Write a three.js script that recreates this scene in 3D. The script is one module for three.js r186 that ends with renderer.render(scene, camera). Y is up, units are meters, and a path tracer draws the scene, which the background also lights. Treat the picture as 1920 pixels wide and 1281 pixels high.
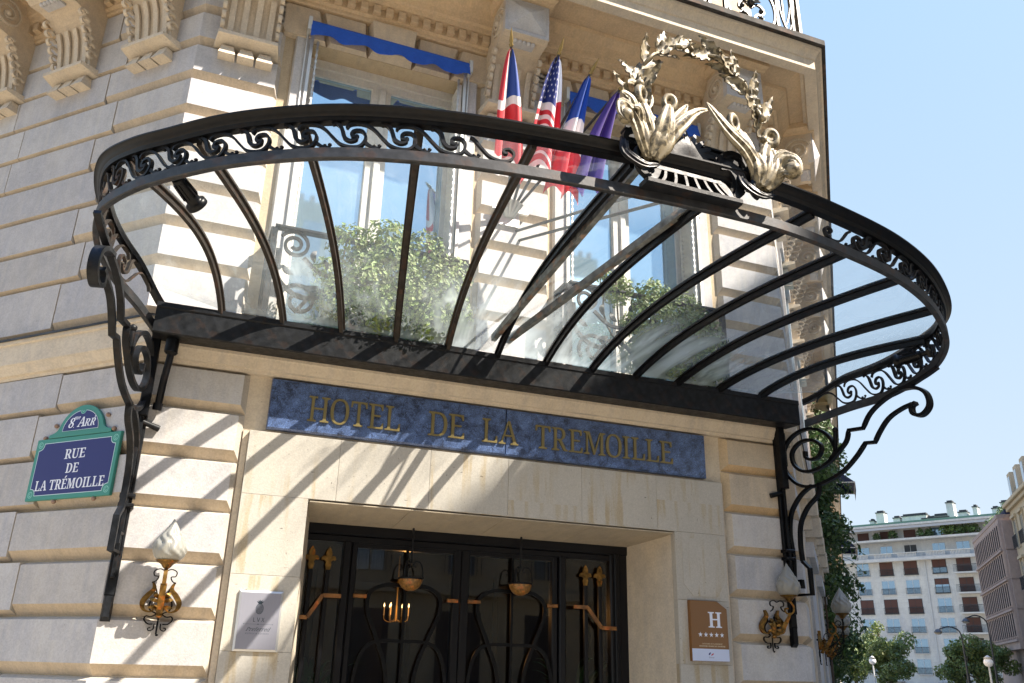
import * as THREE from 'three';
import { mergeGeometries, mergeVertices, toCreasedNormals } from 'three/addons/utils/BufferGeometryUtils.js';
import { FontLoader } from 'three/addons/loaders/FontLoader.js';
import { TextGeometry } from 'three/addons/geometries/TextGeometry.js';

// ------------------------------------------------------------------ camera, sky, sun, exposure
const rad = Math.PI / 180;
const lerp = (a, b, t) => a + (b - a) * t;
const clamp = (x, a, b) => Math.min(b, Math.max(a, x));
const sstep = (a, b, x) => { const t = clamp((x - a) / (b - a), 0, 1); return t * t * (3 - 2 * t); };
const scene = new THREE.Scene();
const camera = new THREE.PerspectiveCamera(43.934, 1024 / 683, 0.05, 600);
camera.position.set(-0.8073, 1.6, 5.85);
camera.rotation.order = 'YXZ';
camera.rotation.set(21.109 * rad, -20.885 * rad, 1.41 * rad);
const SUN = new THREE.Vector3(1.07, 1.65, 1.0).normalize();
const EXPOSURE = 4.4;
function makeSky() {
  const w = 512, h = 256, d = new Float32Array(w * h * 4);
  const zen = [0.092, 0.153, 0.240], hor = [0.182, 0.207, 0.226], deep = [0.055, 0.14, 0.36];
  for (let j = 0; j < h; j++) for (let i = 0; i < w; i++) {
    const lat = ((j + 0.5) / h - 0.5) * Math.PI, lon = ((i + 0.5) / w - 0.5) * 2 * Math.PI;
    const x = Math.cos(lat) * Math.cos(lon), y = Math.sin(lat), z = Math.cos(lat) * Math.sin(lon);
    const e = Math.max(0, y), k = Math.pow(1 - e, 1.5);
    const c = Math.max(0, x * SUN.x + y * SUN.y + z * SUN.z);
    const glow = 0.09 * Math.pow(c, 4) + 0.3 * Math.pow(c, 60);
    const o = (j * w + i) * 4;
    for (let q = 0; q < 3; q++) {
      let v = lerp(zen[q] + (hor[q] - zen[q]) * k, deep[q], sstep(0.62, 0.98, e)) + glow * [1, 0.97, 0.9][q];
      if (y < 0) v = v * Math.max(0, 1 + y * 4) + 0.12 * Math.min(1, -y * 4);
      d[o + q] = v;
    }
    d[o + 3] = 1;
  }
  const t = new THREE.DataTexture(d, w, h, THREE.RGBAFormat, THREE.FloatType);
  t.mapping = THREE.EquirectangularReflectionMapping;
  t.magFilter = t.minFilter = THREE.LinearFilter; t.needsUpdate = true;
  return t;
}
const sky = makeSky();
scene.background = sky; scene.environment = sky; scene.environmentIntensity = 1;
const sun = new THREE.DirectionalLight(0xfff3e4, 3.4);
sun.target.position.set(1, 3, 0); sun.position.copy(SUN).multiplyScalar(60).add(sun.target.position);
sun.castShadow = true; sun.shadow.mapSize.set(4096, 4096);
Object.assign(sun.shadow.camera, { left: -25, right: 25, top: 25, bottom: -25, near: 1, far: 160 });
scene.add(sun, sun.target);
const renderer = new THREE.WebGLRenderer({ antialias: true });
renderer.toneMapping = THREE.LinearToneMapping;
renderer.toneMappingExposure = EXPOSURE;
renderer.shadowMap.enabled = true;
renderer.setSize(1024, 683);

// ------------------------------------------------------------------ small helpers
const V = (x, y, z) => new THREE.Vector3(x, y, z);
function rng(s) { return () => { s |= 0; s = s + 0x6d2b79f5 | 0; let t = Math.imul(s ^ s >>> 15, 1 | s); t = t + Math.imul(t ^ t >>> 7, 61 | t) ^ t; return ((t ^ t >>> 14) >>> 0) / 4294967296; }; }
const R0 = rng(7);
const taken = {};
function numbered(n) { const k = taken[n] = (taken[n] ?? -1) + 1; return k ? `${n}_${String(k).padStart(3, '0')}` : n; }
function sh(o) { o.castShadow = true; o.receiveShadow = true; return o; }
function thing(name, label, category, group) { const g = new THREE.Group(); g.name = numbered(name); g.userData = { label, category }; if (group) g.userData.group = group; scene.add(g); return g; }
function single(name, geo, mat, label, category, group) { const m = sh(new THREE.Mesh(geo, mat)); m.name = numbered(name); m.userData = { label, category }; if (group) m.userData.group = group; scene.add(m); return m; }
function part(name, geo, mat, parent, label) { const m = sh(new THREE.Mesh(geo, mat)); m.name = name; if (label) m.userData.label = label; parent.add(m); return m; }
function partGroup(name, parent, label) { const g = new THREE.Group(); g.name = name; if (label) g.userData.label = label; parent.add(g); return g; }
function structure(name, geo, mat) { const m = sh(new THREE.Mesh(geo, mat)); m.name = name; m.userData.kind = 'structure'; scene.add(m); return m; }

// texture coordinates in metres, projected along the main axis of each normal
function uvBox(g, ou = R0() * 7, ov = R0() * 7) {
  if (g.index) g = g.toNonIndexed();
  if (!g.attributes.normal) g.computeVertexNormals();
  const p = g.attributes.position, n = g.attributes.normal, uv = new Float32Array(p.count * 2);
  for (let i = 0; i < p.count; i += 3) {
    const ax = Math.abs(n.getX(i)), ay = Math.abs(n.getY(i)), az = Math.abs(n.getZ(i));
    for (let k = i; k < i + 3; k++) {
      let u, v;
      if (ay >= ax && ay >= az) { u = p.getX(k); v = p.getZ(k); } else if (ax > az) { u = p.getZ(k); v = p.getY(k); } else { u = p.getX(k); v = p.getY(k); }
      uv[k * 2] = u + ou; uv[k * 2 + 1] = v + ov;
    }
  }
  g.setAttribute('uv', new THREE.BufferAttribute(uv, 2));
  return g;
}
class Geo {
  constructor() { this.p = []; }
  tri(a, b, c) { this.p.push(a.x, a.y, a.z, b.x, b.y, b.z, c.x, c.y, c.z); return this; }
  quad(a, b, c, d) { return this.tri(a, b, c).tri(a, c, d); }
  build() { const g = new THREE.BufferGeometry(); g.setAttribute('position', new THREE.Float32BufferAttribute(this.p, 3)); g.computeVertexNormals(); return uvBox(g); }
  smooth(angle = 0.6) { let g = new THREE.BufferGeometry(); g.setAttribute('position', new THREE.Float32BufferAttribute(this.p, 3)); g = toCreasedNormals(g, angle); return uvBox(g); }
}
function box(x0, x1, y0, y1, z0, z1, b = 0) {
  if (!b) { const g = new THREE.BoxGeometry(x1 - x0, y1 - y0, z1 - z0); g.translate((x0 + x1) / 2, (y0 + y1) / 2, (z0 + z1) / 2); return uvBox(g); }
  return block(x0, x1, y0, y1, z0, z1, b, b, b, b, b);
}
// a dressed stone: its back outline stands at zb, its face at zf inset by a bevel per side, and a straight margin of depth zm before the bevel starts
function block(x0, x1, y0, y1, zb, zf, bl, br, bt, bb, m = 0) {
  const g = new Geo(), zm = m ? zf - m : zb;
  const a = [V(x0, y0, zb), V(x1, y0, zb), V(x1, y1, zb), V(x0, y1, zb)], c = [V(x0, y0, zm), V(x1, y0, zm), V(x1, y1, zm), V(x0, y1, zm)];
  const f = [V(x0 + bl, y0 + bb, zf), V(x1 - br, y0 + bb, zf), V(x1 - br, y1 - bt, zf), V(x0 + bl, y1 - bt, zf)];
  for (let i = 0; i < 4; i++) { const j = (i + 1) % 4; if (m) g.quad(a[i], a[j], c[j], c[i]); g.quad(c[i], c[j], f[j], f[i]); }
  g.quad(f[0], f[1], f[2], f[3]);
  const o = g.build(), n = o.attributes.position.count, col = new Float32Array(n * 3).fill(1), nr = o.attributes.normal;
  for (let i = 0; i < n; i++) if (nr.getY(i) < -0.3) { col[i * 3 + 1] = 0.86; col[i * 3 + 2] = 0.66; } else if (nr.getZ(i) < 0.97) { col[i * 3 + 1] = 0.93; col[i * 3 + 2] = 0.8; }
  o.setAttribute('color', new THREE.BufferAttribute(col, 3)); // undersides tinted for warm bounced light and less washed stone; other bevels tan
  return o;
}
const joined = (l) => { const a = l.map((g) => { g = g.index ? g.toNonIndexed() : g; for (const k of Object.keys(g.attributes)) if (!['position', 'normal', 'uv'].includes(k)) g.deleteAttribute(k); if (!g.attributes.uv) uvBox(g); return g; }); return mergeGeometries(a); };
// plan polygon [[x,z],...] (seen from above) drawn up from y0 to y1
function prism(poly, y0, y1) {
  const g = new Geo(), n = poly.length, lo = poly.map(([x, z]) => V(x, y0, z)), hi = poly.map(([x, z]) => V(x, y1, z));
  for (let i = 0; i < n; i++) { const j = (i + 1) % n; g.quad(lo[i], lo[j], hi[j], hi[i]); }
  const tr = THREE.ShapeUtils.triangulateShape(poly.map(([x, z]) => new THREE.Vector2(x, z)), []);
  for (const [a, b, c] of tr) { g.tri(hi[a], hi[c], hi[b]); g.tri(lo[a], lo[b], lo[c]); }
  return g.build();
}
// profile [[out,y],...] run along a plan path [[x,z],...] with mitred corners; out is to the left of travel seen from above with z down
function moulding(path, prof, caps = true) {
  const g = new Geo(), n = path.length, dirs = [];
  for (let i = 0; i < n - 1; i++) { const d = V(path[i + 1][0] - path[i][0], 0, path[i + 1][1] - path[i][1]).normalize(); dirs.push([-d.z, d.x]); }
  const rows = path.map(([x, z], i) => {
    const a = dirs[Math.max(0, i - 1)], b = dirs[Math.min(n - 2, i)], k = 1 + a[0] * b[0] + a[1] * b[1], m = [(a[0] + b[0]) / k, (a[1] + b[1]) / k];
    return prof.map(([o, y]) => V(x + m[0] * o, y, z + m[1] * o));
  });
  const q = prof.length;
  for (let i = 0; i < n - 1; i++) for (let k = 0; k < q; k++) { const l = (k + 1) % q; g.quad(rows[i][k], rows[i + 1][k], rows[i + 1][l], rows[i][l]); }
  if (caps) { const tr = THREE.ShapeUtils.triangulateShape(prof.map((p) => new THREE.Vector2(p[0], p[1])), []); for (const r of [rows[0], rows[n - 1]]) for (const [a, b, c] of tr) g.tri(r[a], r[b], r[c]); }
  return g.build();
}
// a flat bar swept along points; `across(i)` is the direction of its depth, wt its thickness, wd its depth
function bar(pts, across, wt, wd, closed = false) {
  const g = new Geo(), n = pts.length, rings = [];
  for (let i = 0; i < n; i++) {
    const a = pts[closed ? (i + n - 1) % n : Math.max(0, i - 1)], b = pts[closed ? (i + 1) % n : Math.min(n - 1, i + 1)];
    const t = b.clone().sub(a).normalize(), ac = (typeof across === 'function' ? across(i) : across).clone();
    ac.addScaledVector(t, -ac.dot(t)).normalize();
    const s = t.clone().cross(ac).normalize(), T = (typeof wt === 'function' ? wt(i / (n - 1)) : wt) / 2, D = (typeof wd === 'function' ? wd(i / (n - 1)) : wd) / 2;
    rings.push([[-1, -1], [1, -1], [1, 1], [-1, 1]].map(([x, y]) => pts[i].clone().addScaledVector(s, x * T).addScaledVector(ac, y * D)));
  }
  for (let i = 0; i < n - (closed ? 0 : 1); i++) { const A = rings[i], B = rings[(i + 1) % n]; for (let k = 0; k < 4; k++) { const l = (k + 1) % 4; g.quad(A[k], B[k], B[l], A[l]); } }
  if (!closed) { const A = rings[0], B = rings[n - 1]; g.quad(A[0], A[1], A[2], A[3]); g.quad(B[3], B[2], B[1], B[0]); }
  return g.smooth(0.5);
}
function curve(pts, n, closed = false) { return new THREE.CatmullRomCurve3(pts, closed, 'centripetal').getSpacedPoints(n); }
function tube(pts, r, seg = 24, rs = 8, closed = false) { return uvBox(new THREE.TubeGeometry(new THREE.CatmullRomCurve3(pts, closed, 'centripetal'), seg, r, rs, closed)); }
function rod(a, b, r, r2 = r, rs = 10) { const d = b.clone().sub(a), g = new THREE.CylinderGeometry(r2, r, d.length(), rs); g.applyQuaternion(new THREE.Quaternion().setFromUnitVectors(V(0, 1, 0), d.clone().normalize())); g.translate((a.x + b.x) / 2, (a.y + b.y) / 2, (a.z + b.z) / 2); return uvBox(g); }
function stick(a, b, w, h, up = V(0, 1, 0)) { return bar([a, b], up, w, h); }
function lathe(prof, seg = 20) { return uvBox(new THREE.LatheGeometry(prof.map(([r, y]) => new THREE.Vector2(r, y)), seg)); }
function ball(x, y, z, r, s = 10) { const g = new THREE.SphereGeometry(r, s, Math.ceil(s * 0.7)); g.translate(x, y, z); return uvBox(g); }
function extr(shape, depth, bev = 0) { return uvBox(new THREE.ExtrudeGeometry(shape, { depth, bevelEnabled: bev > 0, bevelSize: bev, bevelThickness: bev, bevelSegments: 2, curveSegments: 10 })); }
function spiral2(cx, cy, r0, r1, a0, a1, n = 24) { const o = []; for (let i = 0; i <= n; i++) { const t = i / n, a = lerp(a0, a1, t), r = lerp(r0, r1, t); o.push([cx + r * Math.cos(a), cy + r * Math.sin(a)]); } return o; }

// ------------------------------------------------------------------ noise and textures
function lattice(seed, n = 256) { const r = rng(seed), a = new Float32Array(n * n); for (let i = 0; i < a.length; i++) a[i] = r(); return a; }
const LAT = lattice(11);
function vnoise(x, y, per) {
  const xi = Math.floor(x), yi = Math.floor(y), fx = x - xi, fy = y - yi, u = fx * fx * (3 - 2 * fx), v = fy * fy * (3 - 2 * fy);
  const w = (a, b) => LAT[((((a % per) + per) % per) & 255) + ((((b % per) + per) % per) & 255) * 256];
  return lerp(lerp(w(xi, yi), w(xi + 1, yi), u), lerp(w(xi, yi + 1), w(xi + 1, yi + 1), u), v);
}
function fbm(u, v, base, oct, g = 0.5) { let s = 0, a = 1, t = 0, f = base; for (let i = 0; i < oct; i++) { s += a * vnoise(u * f + i * 17.3, v * f + i * 9.1, f); t += a; a *= g; f *= 2; } return s / t; }
function dataTex(n, fn, srgb = true, ch = 4) {
  const d = new Uint8Array(n * n * 4);
  for (let j = 0; j < n; j++) for (let i = 0; i < n; i++) { const c = fn(i / n, j / n), o = (j * n + i) * 4; d[o] = clamp(c[0] * 255, 0, 255); d[o + 1] = clamp(c[1] * 255, 0, 255); d[o + 2] = clamp(c[2] * 255, 0, 255); d[o + 3] = c.length > 3 ? clamp(c[3] * 255, 0, 255) : 255; }
  const t = new THREE.DataTexture(d, n, n, THREE.RGBAFormat); t.wrapS = t.wrapT = THREE.RepeatWrapping; t.magFilter = THREE.LinearFilter; t.minFilter = THREE.LinearMipmapLinearFilter; t.generateMipmaps = true;
  if (srgb) t.colorSpace = THREE.SRGBColorSpace; t.needsUpdate = true; return t;
}
const rep = (t, s, s2 = s) => { const c = t.clone(); c.repeat.set(s, s2); c.needsUpdate = true; return c; };
const grainT = dataTex(1024, (u, v) => {
  const lo = fbm(u, v, 4, 4) - 0.5, mid = fbm(u, v, 24, 4) - 0.5, fine = vnoise(u * 256, v * 256, 256) - 0.5, str = fbm(u * 3, v * 0.25 + 0.3, 16, 3) - 0.5;
  const pit = vnoise(u * 128 + 5.5, v * 128, 128) > 0.968 ? -0.11 : 0;
  const k = 0.95 + 0.13 * lo + 0.09 * mid + 0.08 * fine + 0.07 * str + pit, w = 0.045 * lo + 0.04 * str;
  return [k + w * 0.4, k - 0.005, k - w - 0.01];
});
const grainB = dataTex(512, (u, v) => { const k = 0.5 + 0.5 * (fbm(u, v, 32, 4, 0.65) - 0.5) + 0.25 * (vnoise(u * 256, v * 256, 256) - 0.5) - (vnoise(u * 96 + 3, v * 96, 96) > 0.95 ? 0.25 : 0); return [k, k, k]; }, false);
const stainT = dataTex(1024, (u, v) => {
  const drip = fbm(u * 2, v * 0.2, 20, 4), lo = fbm(u, v, 3, 4), fine = vnoise(u * 256, v * 256, 256) - 0.5;
  const s = sstep(0.48, 0.75, drip) * sstep(0.3, 0.75, lo), pit = vnoise(u * 110, v * 110 + 0.5, 110) > 0.972 ? -0.3 : 0;
  const k = 0.93 + 0.1 * (lo - 0.5) + 0.07 * fine + pit;
  return [k - 0.06 * s, k - 0.11 * s, k - 0.2 * s];
});
const ironT = dataTex(512, (u, v) => { const a = fbm(u, v, 12, 5), b = vnoise(u * 256, v * 256, 256), c = fbm(u + 0.37, v, 6, 4); const k = 0.55 + 0.5 * (a - 0.5) + 0.12 * (b - 0.5), s = b > 0.985 && a > 0.45 ? 0.5 : 0, r = sstep(0.58, 0.72, c) * 0.22; return [k + s + r, k + s + r * 0.35, k + s]; });
const roughT = dataTex(256, (u, v) => { const k = 0.72 + 0.5 * (fbm(u, v, 12, 4) - 0.5); return [k, k, k]; }, false);

const grimeT = dataTex(512, (u, v) => { const a = fbm(u, v, 10, 5, 0.6), b = fbm(u + 0.4, v, 26, 4), k = 0.55 + 0.75 * sstep(0.3, 0.62, a) * (0.6 + 0.5 * b); return [k, k * 0.985, k * 0.94]; });
// ------------------------------------------------------------------ materials
const std = (o) => new THREE.MeshStandardMaterial(o);
const phy = (o) => new THREE.MeshPhysicalMaterial(o);
const lin = (r, g, b) => new THREE.Color().setRGB(r, g, b);
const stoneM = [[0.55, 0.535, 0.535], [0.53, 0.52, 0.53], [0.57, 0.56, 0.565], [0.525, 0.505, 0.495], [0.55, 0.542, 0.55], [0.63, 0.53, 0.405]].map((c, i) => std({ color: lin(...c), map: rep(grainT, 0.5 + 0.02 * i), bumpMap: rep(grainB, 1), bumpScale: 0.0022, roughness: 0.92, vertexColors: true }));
const stonePick = () => stoneM[Math.floor(R0() * 5)];
const slabM = [[0.561, 0.525, 0.463], [0.547, 0.512, 0.454]].map((c, i) => std({ color: lin(...c), map: rep(stainT, 0.6 + 0.03 * i), bumpMap: rep(grainB, 1), bumpScale: 0.0016, roughness: 0.9 }));
const jointM = std({ color: lin(0.52, 0.42, 0.29), map: rep(grainT, 0.7), bumpMap: rep(grainB, 1), bumpScale: 0.003, roughness: 0.95 });
const trimM = std({ color: lin(0.66, 0.575, 0.46), map: rep(grainT, 0.45), bumpMap: rep(grainB, 1.2), bumpScale: 0.002, roughness: 0.92 });
const soffitM = std({ color: lin(0.68, 0.52, 0.34), map: rep(grainT, 0.4), bumpMap: rep(grainB, 1), bumpScale: 0.0015, roughness: 0.93 });  // orange put into the stone colour for warm light bounced from below
const leadM = std({ color: lin(0.16, 0.17, 0.19), map: rep(ironT, 1), roughness: 0.5, metalness: 0.4 });
const ironM = phy({ specularIntensity: 0.45, color: lin(0.036, 0.040, 0.049), map: rep(ironT, 2.2), roughnessMap: rep(roughT, 2), roughness: 0.62, metalness: 0.0, bumpMap: rep(grainB, 3), bumpScale: 0.0008 });
const ironRustM = std({ color: lin(0.085, 0.062, 0.046), map: rep(ironT, 2), roughness: 0.75, bumpMap: rep(grainB, 3), bumpScale: 0.0012 });
const ironRailM = std({ color: lin(0.085, 0.09, 0.102), map: rep(ironT, 2.2), roughness: 0.5, bumpMap: rep(grainB, 3), bumpScale: 0.0008 });
const ironSatin = phy({ specularIntensity: 0.4, color: lin(0.013, 0.0145, 0.0195), map: rep(ironT, 3), roughness: 0.34 });
const ironPaleM = std({ color: lin(0.2, 0.2, 0.19), map: rep(ironT, 3), roughness: 0.6 });
const paintBlackM = phy({ specularIntensity: 0.4, color: lin(0.010, 0.010, 0.012), roughness: 0.3 });
const goldM = std({ color: lin(0.72, 0.40, 0.10), metalness: 0.75, roughness: 0.42, map: rep(ironT, 3) });
const brassM = std({ color: lin(0.33, 0.24, 0.09), metalness: 0.6, roughness: 0.5 });
const bronzeM = std({ color: lin(0.27, 0.225, 0.145), metalness: 0.1, roughness: 0.46, map: rep(grimeT, 3), bumpMap: rep(grainB, 4), bumpScale: 0.0012 });
const whiteWoodM = std({ color: lin(0.66, 0.65, 0.62), map: rep(grainT, 1.5), roughness: 0.6 });
const creamPaintM = std({ color: lin(0.60, 0.52, 0.38), map: rep(grainT, 1.2), roughness: 0.7 });
const aluM = std({ color: lin(0.6, 0.6, 0.58), metalness: 0.6, roughness: 0.45 });
const blueClothM = phy({ color: lin(0.018, 0.11, 0.58), map: rep(grainT, 4), roughness: 0.85, sheen: 0.3, sheenRoughness: 0.6 });
const navyM = std({ color: lin(0.012, 0.02, 0.06), roughness: 0.8 });
const glassM = phy({ color: lin(0.93, 0.96, 0.955), transmission: 1, thickness: 0, roughness: 0.0, ior: 1.5 });
const winGlassM = phy({ color: lin(0.42, 0.62, 0.80), metalness: 0.78, roughness: 0.035 });
const doorGlassM = phy({ color: lin(0.8, 0.82, 0.82), transmission: 1, thickness: 0, roughness: 0.0, ior: 1.6 });
const frostM = phy({ color: lin(0.50, 0.49, 0.45), transmission: 0.5, thickness: 0, roughness: 0.42, ior: 1.5 });
const darkM = std({ color: lin(0.02, 0.018, 0.016), roughness: 0.9 });
// ------------------------------------------------------------------ the hotel
// three facades meet: a street facade, the entrance facade across the corner, and the facade of the side street
const FRAME = { C: { o: V(0, 0, 0), th: 0 }, L: { o: V(-1.15, 0, 0), th: -45.5 * rad }, LU: { o: V(-1.215, 0, 0), th: -45.5 * rad }, R: { o: V(3.98, 0, 0), th: 48.4 * rad }, RU: { o: V(4.03, 0, 0), th: 48.4 * rad } };
function inFrame(o, f, x = 0, y = 0, z = 0) { const F = FRAME[f], c = Math.cos(F.th), s = Math.sin(F.th); o.position.set(F.o.x + c * x + s * z, y, F.o.z - s * x + c * z); o.rotation.y = F.th; return o; }
function fpt(f, x, y, z) { const F = FRAME[f], c = Math.cos(F.th), s = Math.sin(F.th); return V(F.o.x + c * x + s * z, y, F.o.z - s * x + c * z); }
const hotel = thing('hotel_building', 'cream stone corner hotel with rusticated walls above and around the glass canopy', 'building');
const YL = [0, 0.5, 0.836, 1.168, 1.502, 1.838, 2.17, 2.503, 2.835, 3.165, 3.452];
const YU = []; for (let y = 3.842; y < 6.7; y += 0.3128) YU.push(y);
const tL = Math.tan(22.75 * rad), tR = Math.tan(24.2 * rad);
// stones whose geometry carries no tint of its own
function tint(g) { if (!g.attributes.color) g.setAttribute('color', new THREE.BufferAttribute(new Float32Array(g.attributes.position.count * 3).fill(1), 3)); return g; }
function stone(wall, g) { const m = part('stone_block', g, stonePick(), wall); return m; }

// --- ground floor, entrance facade
const wallC = part('wall', joined([
  prism([[-1.15, 0], [-0.03, 0], [0.09, -0.6], [-1.15, -0.6]], 0, 2.62),
  prism([[2.8, 0], [3.98, 0], [3.98, -0.6], [2.66, -0.6]], 0, 2.62),
  (() => { const g = new Geo(), z0 = 0, z1 = -0.6; const A = [V(-1.15, 2.62, z0), V(3.98, 2.62, z0), V(3.98, 3.76, z0), V(-1.15, 3.76, z0)], B = [V(-1.15, 2.565, z1), V(3.98, 2.565, z1), V(3.98, 3.76, z1), V(-1.15, 3.76, z1)]; for (let i = 0; i < 4; i++) { const j = (i + 1) % 4; g.quad(A[i], A[j], B[j], B[i]); } g.quad(A[0], A[1], A[2], A[3]).quad(B[3], B[2], B[1], B[0]); return g.build(); })(),
]), trimM, hotel);
for (let i = 0; i < YL.length - 1; i++) {
  const y0 = YL[i], y1 = YL[i + 1], z = 0.055;
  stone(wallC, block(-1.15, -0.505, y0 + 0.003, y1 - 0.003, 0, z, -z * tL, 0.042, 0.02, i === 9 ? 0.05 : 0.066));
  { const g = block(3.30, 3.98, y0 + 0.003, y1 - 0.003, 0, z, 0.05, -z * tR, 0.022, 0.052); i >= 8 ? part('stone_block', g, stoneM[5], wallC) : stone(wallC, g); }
}
const JX = [-0.465, 0.15, 0.8, 1.4, 2.0, 2.65, 3.262], z6 = 0.06;
const slab = (x0, x1, y0, y1) => part('stone_slab', block(x0 + 0.0006, x1 - 0.0006, y0 + 0.0006, y1 - 0.0006, 0, z6, 0.0016, 0.0016, 0.0016, 0.0016, 0.002), slabM[Math.floor(R0() * 2)], wallC);
for (let i = 0; i < 6; i++) slab(JX[i], JX[i + 1], 2.63, 3.055);
for (const [y0, y1] of [[2.12, 2.63], [1.66, 2.12], [1.2, 1.66], [0.6, 1.2], [0, 0.6]]) { slab(-0.465, -0.03, y0, y1); slab(2.8, 3.262, y0, y1); }
part('stone_patch', extr((() => { const s = new THREE.Shape(); s.moveTo(2.86, 2.24); s.lineTo(2.86, 2.46); s.lineTo(2.94, 2.585); s.lineTo(3.12, 2.585); s.lineTo(3.235, 2.46); s.lineTo(3.235, 2.26); s.lineTo(3.16, 2.15); s.lineTo(2.94, 2.15); return s; })(), 0.004).translate(0, 0, z6 - 0.001), slabM[1], wallC);
// rounded bead between pilaster and surround
part('stone_margin', box(-0.503, -0.467, 0, 3.06, 0, 0.02), trimM, wallC); part('stone_margin', box(3.264, 3.298, 0, 3.06, 0, 0.02), trimM, wallC);
// the lintel and jamb linings show their joints
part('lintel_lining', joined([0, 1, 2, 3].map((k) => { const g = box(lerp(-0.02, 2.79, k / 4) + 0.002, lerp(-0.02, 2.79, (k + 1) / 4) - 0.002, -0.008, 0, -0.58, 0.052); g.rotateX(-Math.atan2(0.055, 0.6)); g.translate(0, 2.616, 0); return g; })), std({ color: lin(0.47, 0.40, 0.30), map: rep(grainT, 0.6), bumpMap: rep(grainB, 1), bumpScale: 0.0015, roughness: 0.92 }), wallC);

// --- ground floor, left street
const wallL = inFrame(part('wall', box(-12, 0, 0, 3.76, -0.5, 0), jointM, hotel), 'L');
for (let i = 1; i < YL.length - 1; i++) {
  const y0 = YL[i], y1 = YL[i + 1], z = 0.055, e = i % 2 ? 0.76 : 0.91;
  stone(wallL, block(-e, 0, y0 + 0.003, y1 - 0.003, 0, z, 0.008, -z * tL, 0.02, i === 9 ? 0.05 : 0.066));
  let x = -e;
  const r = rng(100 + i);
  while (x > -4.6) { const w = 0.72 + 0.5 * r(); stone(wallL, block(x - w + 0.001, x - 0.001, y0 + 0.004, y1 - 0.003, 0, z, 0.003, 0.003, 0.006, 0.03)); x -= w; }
}
// --- ground floor, side street: a smooth corner pilaster, fluted pilasters and bays
const wallR = inFrame(part('wall', box(0, 46, 0, 3.76, -0.5, 0), trimM, hotel), 'R');
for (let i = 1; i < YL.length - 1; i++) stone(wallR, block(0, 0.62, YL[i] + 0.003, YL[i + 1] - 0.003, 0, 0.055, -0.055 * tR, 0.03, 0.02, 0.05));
for (let k = 0; k < 11; k++) {
  const x = 0.95 + k * 3.3;
  const g = []; for (let q = 0; q < 5; q++) g.push(box(x + q * 0.11, x + q * 0.11 + 0.075, 0, 3.3, 0, 0.05)); g.push(box(x - 0.06, x + 0.56, 3.3, 3.44, 0, 0.1));
  part('pilaster', joined(g), trimM, wallR);
  const b = [box(x + 1.1, x + 1.1 + 1.5, 0.4, 2.75, 0, 0.06), box(x + 1.0, x + 2.7, 2.75, 2.9, 0, 0.12)];
  part('window_surround', tint(joined(b)), stoneM[2], wallR);
  for (const q of [0.15, 1.15, 2.75]) part('modillion', joined([box(x + q, x + q + 0.2, 3.2, 3.44, 0, 0.2, 0.015), box(x + q + 0.03, x + q + 0.17, 3.06, 3.2, 0, 0.12, 0.01)]), trimM, wallR);
}

// --- cornice over the ground floor, running round all three facades
const at = (f, x, z = 0) => { const p = fpt(f, x, 0, z); return [p.x, p.z]; };
const pathLow = [at('L', -12), at('L', 0), at('R', 0), at('R', 46)];
const cornice = part('cornice', moulding(pathLow, [[-0.1, 3.452], [0.05, 3.452], [0.056, 3.475], [0.075, 3.482], [0.088, 3.51], [0.105, 3.545], [0.112, 3.553], [0.112, 3.70], [0.125, 3.708], [0.125, 3.735], [-0.1, 3.77]]), trimM, hotel);
part('lead_flashing', moulding(pathLow, [[-0.02, 3.78], [0.13, 3.742], [0.13, 3.733], [0.137, 3.733], [0.137, 3.748], [-0.02, 3.788]]), leadM, cornice);
for (const x of [-0.47, 0.42, 1.18, 2.02, 2.72, 3.3]) part('cornice_joint', box(x, x + 0.003, 3.555, 3.7, 0.1, 0.1135), jointM, cornice);

// --- first floor, entrance facade
const WX = [0.255, 2.545], W0 = 0.645; // window centres and half width
const yTop = 6.34;
const wallU = part('wall', joined([
  box(-1.215, WX[0] - W0, 3.76, 9.6, -0.45, 0), box(WX[0] + W0, WX[1] - W0, 3.76, 9.6, -0.45, 0), box(WX[1] + W0, 4.03, 3.76, 9.6, -0.45, 0),
  box(WX[0] - W0, WX[0] + W0, yTop, 9.6, -0.45, 0), box(WX[1] - W0, WX[1] + W0, yTop, 9.6, -0.45, 0),
]), jointM, hotel);
for (let i = 0; i < YU.length; i++) {
  const y0 = YU[i] - (i === 0 ? 0.08 : 0), y1 = YU[i] + 0.3128, z = 0.05; if (y1 > 6.68) continue;
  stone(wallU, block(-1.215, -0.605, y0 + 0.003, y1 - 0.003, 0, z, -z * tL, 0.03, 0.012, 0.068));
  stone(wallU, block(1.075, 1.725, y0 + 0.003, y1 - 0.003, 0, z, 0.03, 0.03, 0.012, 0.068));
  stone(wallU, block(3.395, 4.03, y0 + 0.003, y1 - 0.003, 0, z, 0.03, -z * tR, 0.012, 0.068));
}
for (const c of WX) for (const s of [-1, 1]) {
  const a = c + s * W0, b = c + s * (W0 + 0.135), l = Math.min(a, b), r = Math.max(a, b);
  part('window_surround', tint(block(l, r, 3.78, 6.4, 0, 0.035, 0.012, 0.012, 0, 0, 0.012)), stoneM[2], wallU);
}
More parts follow.
